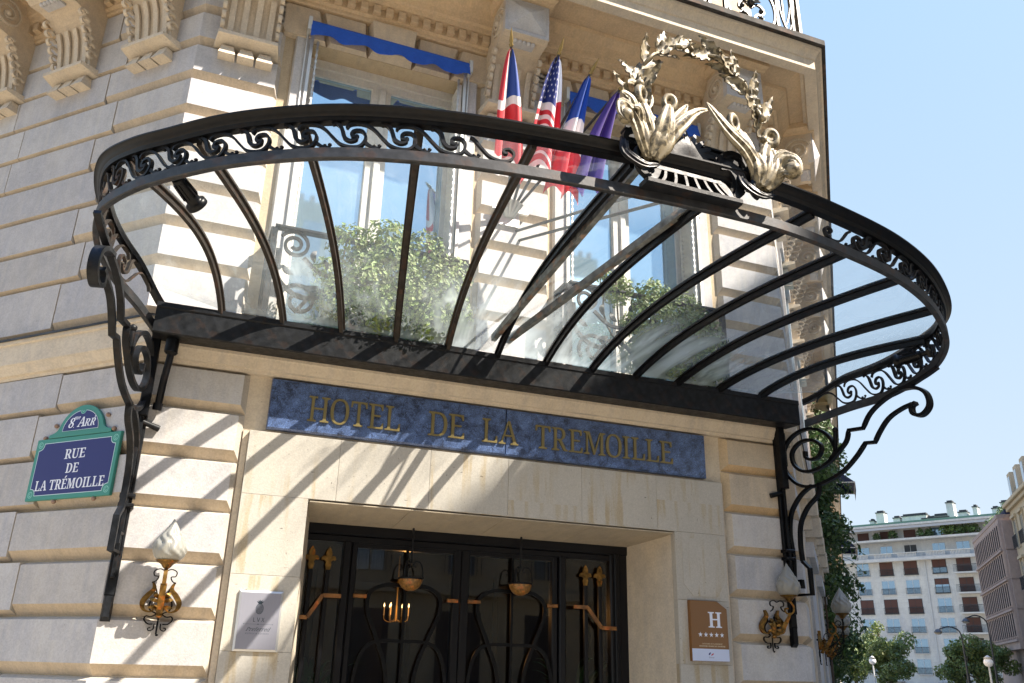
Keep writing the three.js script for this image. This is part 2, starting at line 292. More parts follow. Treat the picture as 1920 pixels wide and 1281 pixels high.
// flat arch stones with a projecting keystone over each window
for (const c of WX) {
  const n = 5, y0 = yTop + 0.004, y1 = 6.655;
  for (let k = 0; k < n; k++) {
    const key = k === 2, f = (t) => [c + lerp(-0.9, 0.9, t), c + lerp(-1.02, 1.02, t)];
    const e0 = [0, 0.205, 0.395, 0.605, 0.795][k], e1 = [0.205, 0.395, 0.605, 0.795, 1][k], [a0, a1] = f(e0), [b0, b1] = f(e1), z = key ? 0.12 : 0.05;
    const g = new Geo(), d = 0.006, A = [V(a0 + d, y0, 0), V(b0 - d, y0, 0), V(b1 - d, y1, 0), V(a1 + d, y1, 0)], B = A.map((p, i) => V(p.x + (i === 0 || i === 3 ? 0.02 : -0.02), p.y + (i < 2 ? 0.012 : -0.012), z));
    for (let i = 0; i < 4; i++) { const j = (i + 1) % 4; g.quad(A[i], A[j], B[j], B[i]); } g.quad(B[0], B[1], B[2], B[3]);
    part('stone_block', tint(g.build()), stoneM[5], wallU);
  }
}
// --- first floor, left street and side street
const wallLU = inFrame(part('wall', box(-12, 0, 3.76, 9.6, -0.45, 0), jointM, hotel), 'LU');
for (let i = 0; i < YU.length; i++) {
  const y0 = YU[i] - (i === 0 ? 0.08 : 0), y1 = YU[i] + 0.3128, z = 0.05; if (y1 > 7) continue;
  const e = i % 2 ? 0.74 : 0.9, r = rng(300 + i);
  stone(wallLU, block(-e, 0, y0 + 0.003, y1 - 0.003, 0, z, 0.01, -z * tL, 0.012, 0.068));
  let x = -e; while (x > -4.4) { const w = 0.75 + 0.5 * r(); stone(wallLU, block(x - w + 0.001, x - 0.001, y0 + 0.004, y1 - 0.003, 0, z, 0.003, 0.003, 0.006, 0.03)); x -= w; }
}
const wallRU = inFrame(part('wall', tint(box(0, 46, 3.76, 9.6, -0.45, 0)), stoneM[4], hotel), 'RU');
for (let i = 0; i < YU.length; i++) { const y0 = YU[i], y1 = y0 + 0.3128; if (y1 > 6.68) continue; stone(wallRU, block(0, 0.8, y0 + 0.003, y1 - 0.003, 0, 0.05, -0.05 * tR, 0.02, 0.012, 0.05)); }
for (let k = 0; k < 9; k++) {
  const x = 1.6 + k * 3.3;
  const w = part('window', joined([box(x, x + 1.3, 3.9, 6.1, -0.02, 0.02)]), winGlassM, wallRU);
  part('window_surround', tint(joined([box(x - 0.15, x, 3.8, 6.1, 0, 0.06), box(x + 1.3, x + 1.45, 3.8, 6.1, 0, 0.06), box(x - 0.15, x + 1.45, 6.1, 6.28, 0, 0.09)])), stoneM[2], wallRU);
}
// --- entablature under the balcony: fascia, dentils, cove, soffit, slab
const slabPath = (() => { const pl = at('LU', -12, 0.7), pc = [4.15, 0.745]; const u = [Math.sin(41.6 * rad), -Math.cos(41.6 * rad)]; const a = fpt('LU', 0, 0, 0.7), d = [Math.cos(45.5 * rad), Math.sin(45.5 * rad)]; const t = (0.745 - a.z) / d[1]; return [pl, [a.x + d[0] * t, 0.745], pc, [pc[0] + u[0] * 46, pc[1] + u[1] * 46]]; })();
const pathUp = [at('LU', -12), at('LU', 0), at('RU', 0), at('RU', 46)];
const ent = part('entablature', moulding(pathUp, [[-0.05, 6.662], [0.062, 6.662], [0.07, 6.672], [0.07, 6.7], [0.095, 6.712], [0.095, 6.80], [0.15, 6.808], [0.16, 6.85], [0.19, 6.86], [0.2, 6.9], [0.235, 6.97], [0.30, 7.03], [0.31, 7.062], [-0.05, 7.062]]), soffitM, hotel);
for (const [f, x0, x1] of [['C', -1.1, 3.95], ['LU', -3.3, -0.08], ['RU', 0.1, 7]]) { const g = box(-0.032, 0.032, 6.722, 6.796, 0.09, 0.148, 0.006); for (let x = x0; x < x1; x += 0.108) inFrame(part('dentil', g, soffitM, ent), f, x, 0, 0); }
const slabPoly = [...slabPath, at('RU', 46), at('RU', 0), at('LU', 0), at('LU', -12)];
const slabM2 = part('added_shade_slab', prism(slabPoly, 7.065, 7.24), soffitM, hotel);
part('slab_edge', moulding(slabPath, [[-0.14, 7.063], [-0.14, 7.040], [-0.11, 7.032], [-0.1, 6.962], [0, 6.962], [0, 7.062], [0.012, 7.068], [0.028, 7.105], [0.055, 7.135], [0.075, 7.142], [0.075, 7.165], [0.004, 7.245], [-0.14, 7.245]]), trimM, slabM2);
part('slab_capping', moulding(slabPath, [[0.0, 7.168], [0.105, 7.168], [0.112, 7.175], [0.112, 7.232], [0.0, 7.246]]), std({ color: lin(0.15, 0.135, 0.12), map: rep(ironT, 1), roughness: 0.85 }), slabM2);
// consoles: guttae, plate, fluted shaft that swells out into a scroll, a diamond block and an abacus
function consoleGroup(f, x) {
  const c = inFrame(partGroup('console', hotel), f, x, 0, 0.0), w = 0.2;
  const side = new THREE.Shape();
  side.moveTo(0, 6.1); side.lineTo(0.11, 6.1); side.bezierCurveTo(0.125, 6.27, 0.14, 6.40, 0.20, 6.49); side.bezierCurveTo(0.28, 6.60, 0.36, 6.585, 0.46, 6.575); side.lineTo(0.5, 6.60); side.lineTo(0.5, 6.95); side.lineTo(0, 6.95);
  const body = extr(side, 2 * w, 0); body.rotateY(-Math.PI / 2); body.translate(w, 0, 0);
  part('shaft', tint(body), stoneM[5], c);
  for (let k = 0; k < 4; k++) { const px = -w + 0.055 + k * 0.097, pts = [[0.112, 6.115], [0.125, 6.2], [0.142, 6.29], [0.165, 6.385], [0.205, 6.47]].map(([z, y]) => V(px, y, z + 0.004)); part('flute', bar(curve(pts, 10), V(1, 0, 0), 0.018, 0.045), trimM, c); }
  part('plate', joined([block(-w - 0.05, w + 0.05, 6.03, 6.1, 0, 0.2, 0.03, 0.03, 0, 0.04)]), trimM, c);
  for (let k = 0; k < 3; k++) { const gx = -0.14 + k * 0.14; const g = new Geo(), A = [V(gx - 0.042, 6.028, 0), V(gx + 0.042, 6.028, 0), V(gx + 0.042, 6.028, 0.11), V(gx - 0.042, 6.028, 0.11)], B = [V(gx - 0.062, 5.93, 0), V(gx + 0.062, 5.93, 0), V(gx + 0.062, 5.93, 0.15), V(gx - 0.062, 5.93, 0.15)]; for (let i = 0; i < 4; i++) { const j = (i + 1) % 4; g.quad(A[i], A[j], B[j], B[i]); } g.quad(B[0], B[1], B[2], B[3]); part('gutta', g.build(), trimM, c); }
  for (const s of [-1, 1]) {
    const sp = spiral2(0.35, 6.765, 0.14, 0.02, 0.4, 0.4 + Math.PI * 4.2, 40).map(([z, y]) => V(s * (w + 0.005), y, z)); part('volute', joined([bar(sp, V(1, 0, 0), 0.018, 0.03), ball(s * (w + 0.01), 6.765, 0.35, 0.028, 8)]), trimM, c);
    const lf = []; for (let k = 0; k < 6; k++) { const t = k / 5; const q = spiral2(lerp(0.12, 0.28, t), lerp(6.2, 6.52, t), 0.055, 0.012, 2.6, -2.4 + t, 12).map(([z, y]) => V(s * (w + 0.006), y, z)); lf.push(bar(q, V(1, 0, 0), 0.014, 0.03)); } part('acanthus', joined(lf), trimM, c);
  }
  const d = new Geo(), fz = 0.5, m = [-0.175, 0.175, 6.635, 6.925], q = [V(m[0], m[2], fz + 0.012), V(m[1], m[2], fz + 0.012), V(m[1], m[3], fz + 0.012), V(m[0], m[3], fz + 0.012)], ap = V(0, 6.78, fz + 0.075);
  for (let i = 0; i < 4; i++) d.tri(q[i], q[(i + 1) % 4], ap);
  part('diamond_panel', tint(joined([d.build(), box(-0.2, 0.2, 6.60, 6.945, fz - 0.05, fz + 0.01)])), stoneM[4], c);
  part('drop', tint(joined([box(-0.1, 0.1, 6.56, 6.58, 0.36, 0.44), ...[0, 1, 2, 3, 4].map((k) => ball(-0.08 + k * 0.04, 6.566, 0.44, 0.022, 8))])), stoneM[2], c);
  part('abacus', moulding([[-w - 0.01, 0.0], [-w - 0.01, 0.515], [w + 0.01, 0.515], [w + 0.01, 0.0]].map(([a, b]) => [a, b]), [[0, 6.95], [0.02, 6.95], [0.03, 6.975], [0.055, 7.0], [0.055, 7.062], [0, 7.062]], false), soffitM, c);
  part('abacus_body', box(-w - 0.01, w + 0.01, 6.95, 7.062, 0, 0.515), soffitM, c);
  return c;
}
const con0 = consoleGroup('C', 1.3);
for (const [f, x] of [['C', -0.88], ['C', 3.5], ['LU', -0.42], ['LU', -1.3], ['LU', -2.18], ['LU', -3.06], ['RU', 0.75], ['RU', 2.05], ['RU', 3.35], ['RU', 4.65], ['RU', 5.95], ['RU', 8.5], ['RU', 11], ['RU', 13.5]]) { const c = con0.clone(); c.name = 'console'; hotel.add(c); inFrame(c, f, x, 0, 0); }
// upper storey behind the balcony
part('upper_panel', joined([box(1.2, 1.9, 7.4, 9.6, 0, 0.06), box(3.2, 4.0, 7.3, 9.6, 0, 0.08), box(-0.9, 0.2, 7.3, 9.6, 0, 0.05)]), trimM, hotel);

// unseen slab added to shade this storey; ochre wall sheet paints in bounced light
part('added_shade_slab', joined([box(-3, 4.4, 9.5, 9.75, -0.2, 1.9, 0.01), box(1.0, 4.03, 7.3, 9.6, -0.1, 0.012)]), soffitM, hotel);
// --- french windows on the first floor
function frenchWindow(c) {
  const w = partGroup('window', hotel), zf = -0.2, x0 = c - W0, x1 = c + W0;
  const fr = [box(x0, x0 + 0.07, 3.78, 6.26, zf - 0.05, zf), box(x1 - 0.07, x1, 3.78, 6.26, zf - 0.05, zf), box(x0 + 0.07, x1 - 0.07, 6.2, 6.26, zf - 0.05, zf + 0.004), box(x0, x1, 6.262, 6.338, zf - 0.06, zf + 0.03)];
  part('frame', joined(fr), whiteWoodM, w);
  part('mullion', joined([box(c - 0.095, c - 0.004, 3.8, 6.2, zf - 0.05, zf + 0.012, 0.006), box(c + 0.004, c + 0.075, 3.8, 6.2, zf - 0.05, zf + 0.005), box(c - 0.03, c + 0.03, 3.8, 6.2, zf + 0.006, zf + 0.035, 0.008)]), whiteWoodM, w);
  for (const [a, b] of [[x0 + 0.07, c - 0.095], [c + 0.075, x1 - 0.07]]) part('pane', box(a, b, 3.8, 6.2, zf - 0.03, zf - 0.024), winGlassM, w);
  // folded louvred shutter against the right reveal, guide rails of the awning
  const lv = [box(-0.014, 0.014, 3.85, 6.3, -0.19, -0.155), box(-0.014, 0.014, 3.85, 6.3, -0.02, 0.03)]; for (let y = 3.88; y < 6.28; y += 0.045) { const g = box(-0.004, 0.004, -0.024, 0.024, -0.157, -0.018); g.rotateZ(0.6); g.translate(-0.002, y, 0); lv.push(g); }
  part('shutter', joined(lv), whiteWoodM, w).position.set(x1 - 0.022, 0, 0);
  const gr = []; for (const s of [-1, 1]) { const gx = c + s * (W0 + 0.01); gr.push(box(gx - 0.012, gx + 0.012, 4.3, 6.42, 0.03, 0.055), rod(V(gx - s * 0.05, 4.3, 0.03), V(gx - s * 0.05, 6.4, 0.03), 0.008)); for (let y = 4.4; y < 6.35; y += 0.06) gr.push(box(gx - s * 0.05 - 0.01, gx - s * 0.05 + 0.01, y, y + 0.02, 0.022, 0.038)); }
  part('awning_guide', joined(gr), aluM, w);
  return w;
}
for (const c of WX) frenchWindow(c);
// windows of the left street are out of the picture; rooms behind the panes are dark
part('room', joined([box(-0.6, 3.6, 3.77, 6.4, -3, -0.46)]), darkM, hotel);

// --- awnings: a blue valance with a wavy hem on a roller
function awning(c, label) {
  const t = thing('window_awning', label, 'awning', undefined), g = new Geo(), n = 60, w = 0.675, z = 0.13;
  const hem = (u) => -0.118 - 0.022 * Math.cos(u * Math.PI * 2 * 4.5 + 0.5), zz = (u, v) => z + 0.03 * v + 0.006 * Math.sin(u * 60) * v;
  for (let i = 0; i < n; i++) for (let j = 0; j < 4; j++) { const P = (a, b) => { const u = a / n, v = b / 4; return V(lerp(-w, w, u), lerp(0.02, hem(u), v), zz(u, v)); }; g.quad(P(i, j), P(i + 1, j), P(i + 1, j + 1), P(i, j + 1)); }
  part('valance', g.smooth(1), blueClothM, t);
  part('roller', joined([rod(V(-w, 0.02, 0.09), V(w, 0.02, 0.09), 0.042, 0.042, 16)]), blueClothM, t);
  part('end_cap', joined([-1, 1].map((s) => box(s * w - 0.015 + s * 0.012, s * w + 0.015 + s * 0.012, -0.05, 0.075, 0.03, 0.135))), aluM, t);
  part('arm', joined([-1, 1].map((s) => rod(V(s * w + s * 0.015, 0.01, 0.06), V(s * w + s * 0.015, -0.9, 0.035), 0.009))), aluM, t);
  t.position.set(c, 6.425, 0);
  return t;
}
awning(WX[0] - 0.005, 'rolled bright blue awning with wavy hem over the left first-floor window');
awning(WX[1], 'rolled blue awning behind the flags and wreath over the right first-floor window');
// ------------------------------------------------------------------ entrance door and what stands behind it
const ZD = -0.55;
const door = thing('entrance_door', 'black glazed double door with side lights and curved iron grilles under the sign', 'door');
{
  const fz = [ZD - 0.05, ZD + 0.03];
  const fr = [box(0.05, 2.70, 2.49, 2.572, fz[0], fz[1] + 0.02, 0.008), box(0.05, 2.70, 2.44, 2.49, fz[0], fz[1], 0.008), box(0.02, 0.06, 0, 2.49, fz[0], fz[1]), box(2.53, 2.70, 0, 2.5, fz[0], fz[1] + 0.01, 0.01), box(2.56, 2.60, 0, 2.5, fz[1], fz[1] + 0.03, 0.006)];
  for (const x of [0.343, 2.075]) fr.push(box(x, x + 0.055, 0, 2.45, fz[0], fz[1] + 0.015, 0.008));
  part('frame', joined(fr), paintBlackM, door);
  for (const [x0, x1, pane] of [[0.405, 1.258, [0.45, 1.196]], [1.262, 2.068, [1.326, 2.02]]]) {
    const leaf = partGroup('door_leaf', door), [a, b] = pane;
    part('stile', joined([box(x0, a, 0, 2.445, fz[0], fz[1] - 0.008, 0.008), box(b, x1, 0, 2.445, fz[0], fz[1] - 0.008, 0.008), box(a, b, 2.41, 2.445, fz[0], fz[1] - 0.012), box(a, b, 0, 0.4, fz[0], fz[1] - 0.012)]), paintBlackM, leaf);
    part('pane', box(a, b, 0.4, 2.41, ZD - 0.004, ZD), doorGlassM, leaf);
    const c = (a + b) / 2, z = ZD + 0.03, up = V(0, 0, 1);
    // lyre: a big rounded loop that narrows to the waist and opens again below
    const ly = (s) => curve([V(c, 2.155, z), V(c + s * 0.17, 2.15, z), V(c + s * 0.265, 2.09, z), V(c + s * 0.275, 1.99, z), V(c + s * 0.20, 1.80, z), V(c + s * 0.12, 1.60, z), V(c + s * 0.10, 1.45, z), V(c + s * 0.16, 1.2, z), V(c + s * 0.2, 0.9, z)], 50);
    const low = curve([V(c - 0.34, 1.05, z), V(c - 0.32, 1.6, z), V(c - 0.24, 1.74, z), V(c, 1.765, z), V(c + 0.24, 1.74, z), V(c + 0.32, 1.6, z), V(c + 0.34, 1.05, z)], 40);
    part('grille', joined([bar(ly(1), up, 0.026, 0.02), bar(ly(-1), up, 0.026, 0.02), bar(low, up, 0.024, 0.018), stick(V(c, 2.41, z), V(c, 0.4, z), 0.018, 0.022, up), stick(V(c - 0.36, 1.0, z), V(c + 0.36, 1.0, z), 0.02, 0.03, up)]), ironSatin, leaf);
    const hm = std({ color: lin(0.85, 0.36, 0.09), roughness: 0.4, map: rep(ironT, 2) });
    for (const [p, q] of [[a - 0.012, a + 0.085], [b - 0.048, b + 0.036]]) part('push_bar', box(p, q, 2.052, 2.078, ZD + 0.03, ZD + 0.06, 0.006), hm, leaf);
  }
  const om = std({ color: lin(0.85, 0.36, 0.09), roughness: 0.42, map: rep(ironT, 2) });
  for (const [x0, x1, s] of [[0.06, 0.343, 0], [2.13, 2.53, 1]]) {
    const sl = partGroup('side_light', door);
    part('pane', box(x0, x1, 0.3, 2.44, ZD - 0.004, ZD), doorGlassM, sl);
    const xs = s ? [2.305, 2.432] : [0.115, 0.238], z = ZD + 0.035;
    for (const x of xs) {
      part('spear_bar', box(x - 0.015, x + 0.015, 0.2, 2.235, z - 0.015, z + 0.015, 0.004), paintBlackM, sl);
      const f = new THREE.Shape(); f.moveTo(0, 0.11); f.bezierCurveTo(0.03, 0.07, 0.022, 0.05, 0.006, 0.022); f.bezierCurveTo(0.02, 0.05, 0.045, 0.055, 0.05, 0.03); f.bezierCurveTo(0.052, 0.018, 0.04, 0.015, 0.034, 0.026); f.bezierCurveTo(0.03, 0.02, 0.02, 0.012, 0.014, 0.004); f.lineTo(0.02, -0.012); f.lineTo(0.012, -0.05); f.lineTo(-0.012, -0.05); f.lineTo(-0.02, -0.012); f.lineTo(-0.014, 0.004); f.bezierCurveTo(-0.02, 0.012, -0.03, 0.02, -0.034, 0.026); f.bezierCurveTo(-0.04, 0.015, -0.052, 0.018, -0.05, 0.03); f.bezierCurveTo(-0.045, 0.055, -0.02, 0.05, -0.006, 0.022); f.bezierCurveTo(-0.022, 0.05, -0.03, 0.07, 0, 0.11);
      const g = extr(f, 0.012, 0.003); g.translate(x, 2.285, z - 0.006); part('fleur_de_lis', g, goldM, sl);
    }
    const P = s ? [[2.19, 2.066], [2.305, 2.066], [2.432, 1.915], [2.56, 1.915]] : [[0.05, 1.902], [0.12, 1.902], [0.215, 2.055], [0.345, 2.055]];
    for (let k = 0; k < 3; k++) part('push_bar', stick(V(P[k][0], P[k][1], z + 0.03), V(P[k + 1][0], P[k + 1][1], z + 0.03), 0.027, 0.02, V(0, 0, 1)), om, sl);
  }
}
// lobby
const lobby = thing('hotel_lobby', 'dark hotel lobby seen through the entrance door', 'room');
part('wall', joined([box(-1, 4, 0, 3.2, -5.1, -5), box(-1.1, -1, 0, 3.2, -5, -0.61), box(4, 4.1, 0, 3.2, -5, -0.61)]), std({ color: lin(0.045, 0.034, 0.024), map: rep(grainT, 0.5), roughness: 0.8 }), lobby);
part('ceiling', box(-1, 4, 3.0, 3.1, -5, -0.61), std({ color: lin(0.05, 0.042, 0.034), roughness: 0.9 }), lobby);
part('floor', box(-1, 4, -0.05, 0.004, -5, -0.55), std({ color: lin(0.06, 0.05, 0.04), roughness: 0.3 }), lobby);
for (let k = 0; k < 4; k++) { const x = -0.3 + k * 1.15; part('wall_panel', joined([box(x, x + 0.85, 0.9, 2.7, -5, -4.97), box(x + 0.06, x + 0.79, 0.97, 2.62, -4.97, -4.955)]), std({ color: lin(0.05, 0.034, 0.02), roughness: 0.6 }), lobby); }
// bowl pendants
{
  const t = thing('pendant_lamp', 'amber alabaster bowl lamp hung behind the left door leaf', 'lamp', 'amber bowl lamps behind the door');
  const am = phy({ color: lin(0.85, 0.42, 0.10), map: rep(ironT, 5), roughness: 0.45 });
  const p = []; for (let i = 0; i <= 10; i++) { const a = i / 10 * Math.PI / 2; p.push([0.088 * Math.sin(a) + 0.0005, -0.088 * Math.cos(a)]); }
  part('bowl', lathe(p, 24), am, t);
  part('rim', uvBox(new THREE.TorusGeometry(0.088, 0.008, 6, 28).rotateX(Math.PI / 2)), ironM, t);
  const g = [rod(V(0, 0.11, 0), V(0, 0.42, 0), 0.008)];
  for (let k = 0; k < 3; k++) { const a = k * 2.094 + 0.3, q = [[0.09, 0], [0.085, 0.07], [0.06, 0.12], [0.025, 0.12], [0.018, 0.09], [0.035, 0.085]].map(([r, y]) => V(r * Math.cos(a), y, r * Math.sin(a))); g.push(tube(q, 0.006, 20, 6)); }
  part('hanger', joined(g), ironM, t);
  t.position.set(0.838, 2.20, ZD + 0.11);
  const c = t.clone(); c.name = numbered('pendant_lamp'); c.userData = { ...t.userData, label: 'amber alabaster bowl lamp hung behind the right door leaf' }; c.position.set(1.712, 2.21, ZD + 0.11); scene.add(c);
}
// candle chandelier far in the lobby
{
  const t = thing('chandelier', 'candle chandelier with lit bulbs deep in the dark lobby', 'chandelier');
  const em = std({ color: lin(1, 0.7, 0.4), emissive: lin(1, 0.62, 0.25), emissiveIntensity: 1.6 });
  const g = [rod(V(0, 0.1, 0), V(0, 0.9, 0), 0.012), rod(V(0, -0.15, 0), V(0, 0.1, 0), 0.03, 0.02)];
  for (let k = 0; k < 6; k++) { const a = k * Math.PI / 3 + 0.2, c = Math.cos(a), s = Math.sin(a); g.push(tube([V(0, -0.1, 0), V(0.1 * c, -0.16, 0.1 * s), V(0.19 * c, -0.12, 0.19 * s), V(0.2 * c, -0.06, 0.2 * s)], 0.007, 14, 6)); part('candle', rod(V(0.2 * c, -0.06, 0.2 * s), V(0.2 * c, 0.07, 0.2 * s), 0.011), std({ color: lin(0.6, 0.5, 0.35), roughness: 0.6 }), t); part('flame_bulb', lathe([[0.001, 0.07], [0.012, 0.085], [0.013, 0.1], [0.006, 0.125], [0.001, 0.14]], 10).translate(0.2 * c, 0, 0.2 * s), em, t); }
  part('arms', joined(g), brassM, t);
  t.position.set(1.38, 2.11, -3.0); t.scale.setScalar(0.62);
  const l = new THREE.PointLight(0xffb060, 0.12, 6); l.position.set(1.38, 2.16, -2.74); l.castShadow = true; scene.add(l);
}
// potted palms inside the side lights
function palm(x, z, label, seed) {
  const t = thing('potted_palm', label, 'plant'), r = rng(seed), fr = [];
  for (let k = 0; k < 16; k++) { const a = r() * 6.28, L = 0.45 + 0.35 * r(), d = V(Math.cos(a), 0, Math.sin(a)), pts = []; for (let i = 0; i <= 8; i++) { const u = i / 8; pts.push(V(d.x * L * 0.6 * u, L * (1.25 * u - 0.65 * u * u), d.z * L * 0.6 * u)); } fr.push(bar(pts, V(-d.z, 0, d.x), 0.003, (u) => 0.006 + 0.03 * Math.sin(Math.PI * Math.min(1, u + 0.06)))); }
  part('fronds', joined(fr), phy({ color: lin(0.05, 0.13, 0.035), roughness: 0.55, transmission: 0.25, thickness: 0 }), t);
  part('pot', lathe([[0.001, -0.35], [0.11, -0.35], [0.16, 0], [0.15, 0], [0.14, -0.03], [0.001, -0.03]], 20), ironSatin, t);
  t.position.set(x, 1.22, z);
}
palm(0.25, -0.95, 'green palm behind the glass of the left side light', 5);
palm(2.4, -0.95, 'green palm behind the glass of the right side light', 6);

// ------------------------------------------------------------------ signs and plaques
const font = await new FontLoader().loadAsync('fonts/droid/droid_serif_regular.typeface.json');
function canvasTex(w, h, draw) { const c = document.createElement('canvas'); c.width = w; c.height = h; draw(c.getContext('2d'), w, h); const t = new THREE.CanvasTexture(c); t.colorSpace = THREE.SRGBColorSpace; t.anisotropy = 8; return t; }
function face(w, h) { return new THREE.PlaneGeometry(w, h); }
{
  const t = thing('hotel_sign', 'long blue marble name plate with gilt letters over the entrance', 'sign');
  const marble = dataTex(1024, (u, v) => {
    const a = fbm(u, v, 7, 5, 0.6), b = fbm(u + a * 0.08, v + a * 0.08, 16, 5, 0.7), sp = vnoise(u * 256, v * 256, 256), sp2 = vnoise(u * 250 + 70, v * 250, 250), vein = Math.abs(fbm(u + 0.5, v, 6, 4) - 0.5);
    let k = 0.66 + 0.75 * (b - 0.5) + 0.42 * (sp - 0.5); if (vein < 0.006) k *= 0.6; if (b < 0.36) k *= 0.85;
    const w = sp2 > 0.88 ? 0.16 : 0;
    return [0.37 * k + 0.045 + w, 0.47 * k + 0.05 + w, 0.64 * k + 0.09 + w * 0.7];
  });
  const mm = phy({ map: rep(marble, 1.1), roughness: 0.3, clearcoat: 0.25, clearcoatRoughness: 0.15 });
  for (const [a, b] of [[-0.36, 1.372], [1.374, 3.13]]) part('marble_slab', block(a, b, 3.08, 3.438, 0, 0.055, 0.005, 0.005, 0.005, 0.012, 0.008), mm, t);
  const gl = std({ color: lin(0.26, 0.205, 0.085), metalness: 0.5, roughness: 0.36 });
  for (const [word, xa, xb] of [['HOTEL', -0.10, 0.545], ['DE', 0.765, 1.03], ['LA', 1.18, 1.455], ['TREMOILLE', 1.61, 2.80]]) {
    const ls = []; let X = 0;
    for (const ch of word) {
      const g = new TextGeometry(ch, { font, size: 0.2, depth: 0.012, curveSegments: 8, bevelEnabled: true, bevelThickness: 0.003, bevelSize: -0.0016, bevelSegments: 2 });
      g.computeBoundingBox(); const bb = g.boundingBox, h = ch === 'O' ? 0.188 : 0.18, k = h / (bb.max.y - bb.min.y);
      g.translate(-bb.min.x, -bb.min.y, 0); g.scale(k, k, 1); const w = (bb.max.x - bb.min.x) * k; ls.push([g, X, w, h]); X += w + 0.026;
    }
    const k = (xb - xa) / (X - 0.026);
    for (const [g, px, , h] of ls) { g.scale(Math.min(1, k), 1, 1); part('letter', uvBox(g), gl, t).position.set(xa + px * k, 3.252 - h / 2, 0.056); }
  }
}
{
  const t = thing('street_sign', 'blue enamel street name plaque with green border by the left corner', 'sign');
  const W = 0.77, H = 0.415;
  const tx = canvasTex(1024, 552, (c, w, h) => {
    c.fillStyle = '#36897b'; c.fillRect(0, 0, w, h);
    c.strokeStyle = '#d8e6ea'; c.lineWidth = 5; c.fillStyle = '#161a66';
    const m = 40, q = 62; c.beginPath(); c.moveTo(m + q, m); c.lineTo(w - m - q, m); c.quadraticCurveTo(w - m - q, m + q, w - m, m + q); c.lineTo(w - m, h - m - q); c.quadraticCurveTo(w - m - q, h - m - q, w - m - q, h - m); c.lineTo(m + q, h - m); c.quadraticCurveTo(m + q, h - m - q, m, h - m - q); c.lineTo(m, m + q); c.quadraticCurveTo(m + q, m + q, m + q, m); c.closePath(); c.fill(); c.stroke();
    for (const [x, y] of [[50, 50], [w - 50, 50], [50, h - 50], [w - 50, h - 50]]) { c.beginPath(); c.arc(x, y, 26, 0, 7); c.fillStyle = '#36897b'; c.fill(); c.strokeStyle = '#8fcabc'; c.lineWidth = 5; c.stroke(); c.beginPath(); c.arc(x, y, 12, 0.3, 5); c.stroke(); }
    c.fillStyle = '#e6e8f0'; c.textAlign = 'center'; c.textBaseline = 'alphabetic';
    const txt = (s, y, px, maxw) => { c.save(); c.font = `bold ${px}px serif`; const k = Math.min(1.1, maxw / c.measureText(s).width); c.translate(w / 2, y); c.scale(k, 1); c.fillText(s, 0, 0); c.restore(); };
    txt('RUE', 200, 122, 260); txt('DE', 328, 118, 160); txt('LA TRÉMOILLE', 470, 126, 848);
  });
  const pm = (m) => phy({ map: m, roughness: 0.45, clearcoat: 0.12, clearcoatRoughness: 0.2 });
  const edge = phy({ color: lin(0.04, 0.24, 0.19), roughness: 0.4 });
  part('enamel_plate', box(-W / 2, W / 2, 0, H, 0, 0.018, 0.003), edge, t);
  const f = part('street_name', face(W - 0.006, H - 0.006), pm(tx), t); f.position.set(0, H / 2, 0.0195);
  // rounded crest with the district
  const s = new THREE.Shape(); s.moveTo(-0.285, 0); s.lineTo(-0.285, 0.02); s.quadraticCurveTo(-0.22, 0.03, -0.205, 0.06); s.absarc(0, -0.01, 0.215, Math.PI - 0.33, 0.33, true); s.quadraticCurveTo(0.22, 0.03, 0.285, 0.02); s.lineTo(0.285, 0);
  const sg = new THREE.ExtrudeGeometry(s, { depth: 0.018, bevelEnabled: true, bevelSize: 0.002, bevelThickness: 0.002, bevelSegments: 1, curveSegments: 24 }); uvBox(sg);
  part('crest', uvBox(sg), edge, t).position.set(0, H + 0.004, 0);
  const tx2 = canvasTex(1024, 400, (c, w, h) => {
    c.clearRect(0, 0, w, h); const P = (x, y) => [(x / 0.285 * 0.5 + 0.5) * w, h - y / 0.222 * h];
    c.fillStyle = '#161a66'; c.strokeStyle = '#d8e6ea'; c.lineWidth = 6; c.beginPath(); let q = P(-0.165, 0.035); c.moveTo(...q); for (let i = 0; i <= 30; i++) { const a = Math.PI * (1 - i / 30) , r = 0.165; c.lineTo(...P(r * Math.cos(a), 0.035 + 0.135 * Math.sin(a))); } c.closePath(); c.fill(); c.stroke();
    const [cx, cy] = P(0, 0.172); c.beginPath(); c.arc(cx, cy, 46, 0, 7); c.fillStyle = '#36897b'; c.fill(); c.strokeStyle = '#8fcabc'; c.stroke(); c.beginPath(); c.arc(cx, cy, 20, 0.3, 5); c.stroke();
    c.fillStyle = '#e6e8f0'; c.textBaseline = 'alphabetic'; const [, by] = P(0, 0.056);
    c.font = 'italic bold 168px serif'; c.fillText('8', 292, by); c.font = 'italic bold 66px serif'; c.fillText('me', 378, by - 96); c.fillText('.', 386, by + 4); c.font = 'italic bold 168px serif'; c.fillText('A', 448, by); c.font = 'italic bold 128px serif'; c.fillText('RR', 560, by); c.font = 'italic bold 66px serif'; c.fillText('t', 712, by - 82); c.fillText('.', 716, by);
  });
  const cs = new THREE.Shape(); cs.moveTo(-0.165, 0.035); for (let i = 0; i <= 30; i++) { const a = Math.PI * (1 - i / 30); cs.lineTo(0.168 * Math.cos(a), 0.034 + 0.138 * Math.sin(a)); }
  const cg = new THREE.ShapeGeometry(cs, 12); { const p = cg.attributes.position, uv = cg.attributes.uv; for (let i = 0; i < p.count; i++) uv.setXY(i, p.getX(i) / 0.285 * 0.5 + 0.5, p.getY(i) / 0.222); }
  part('district_name', cg, pm(tx2), t).position.set(0, H + 0.004, 0.0225);
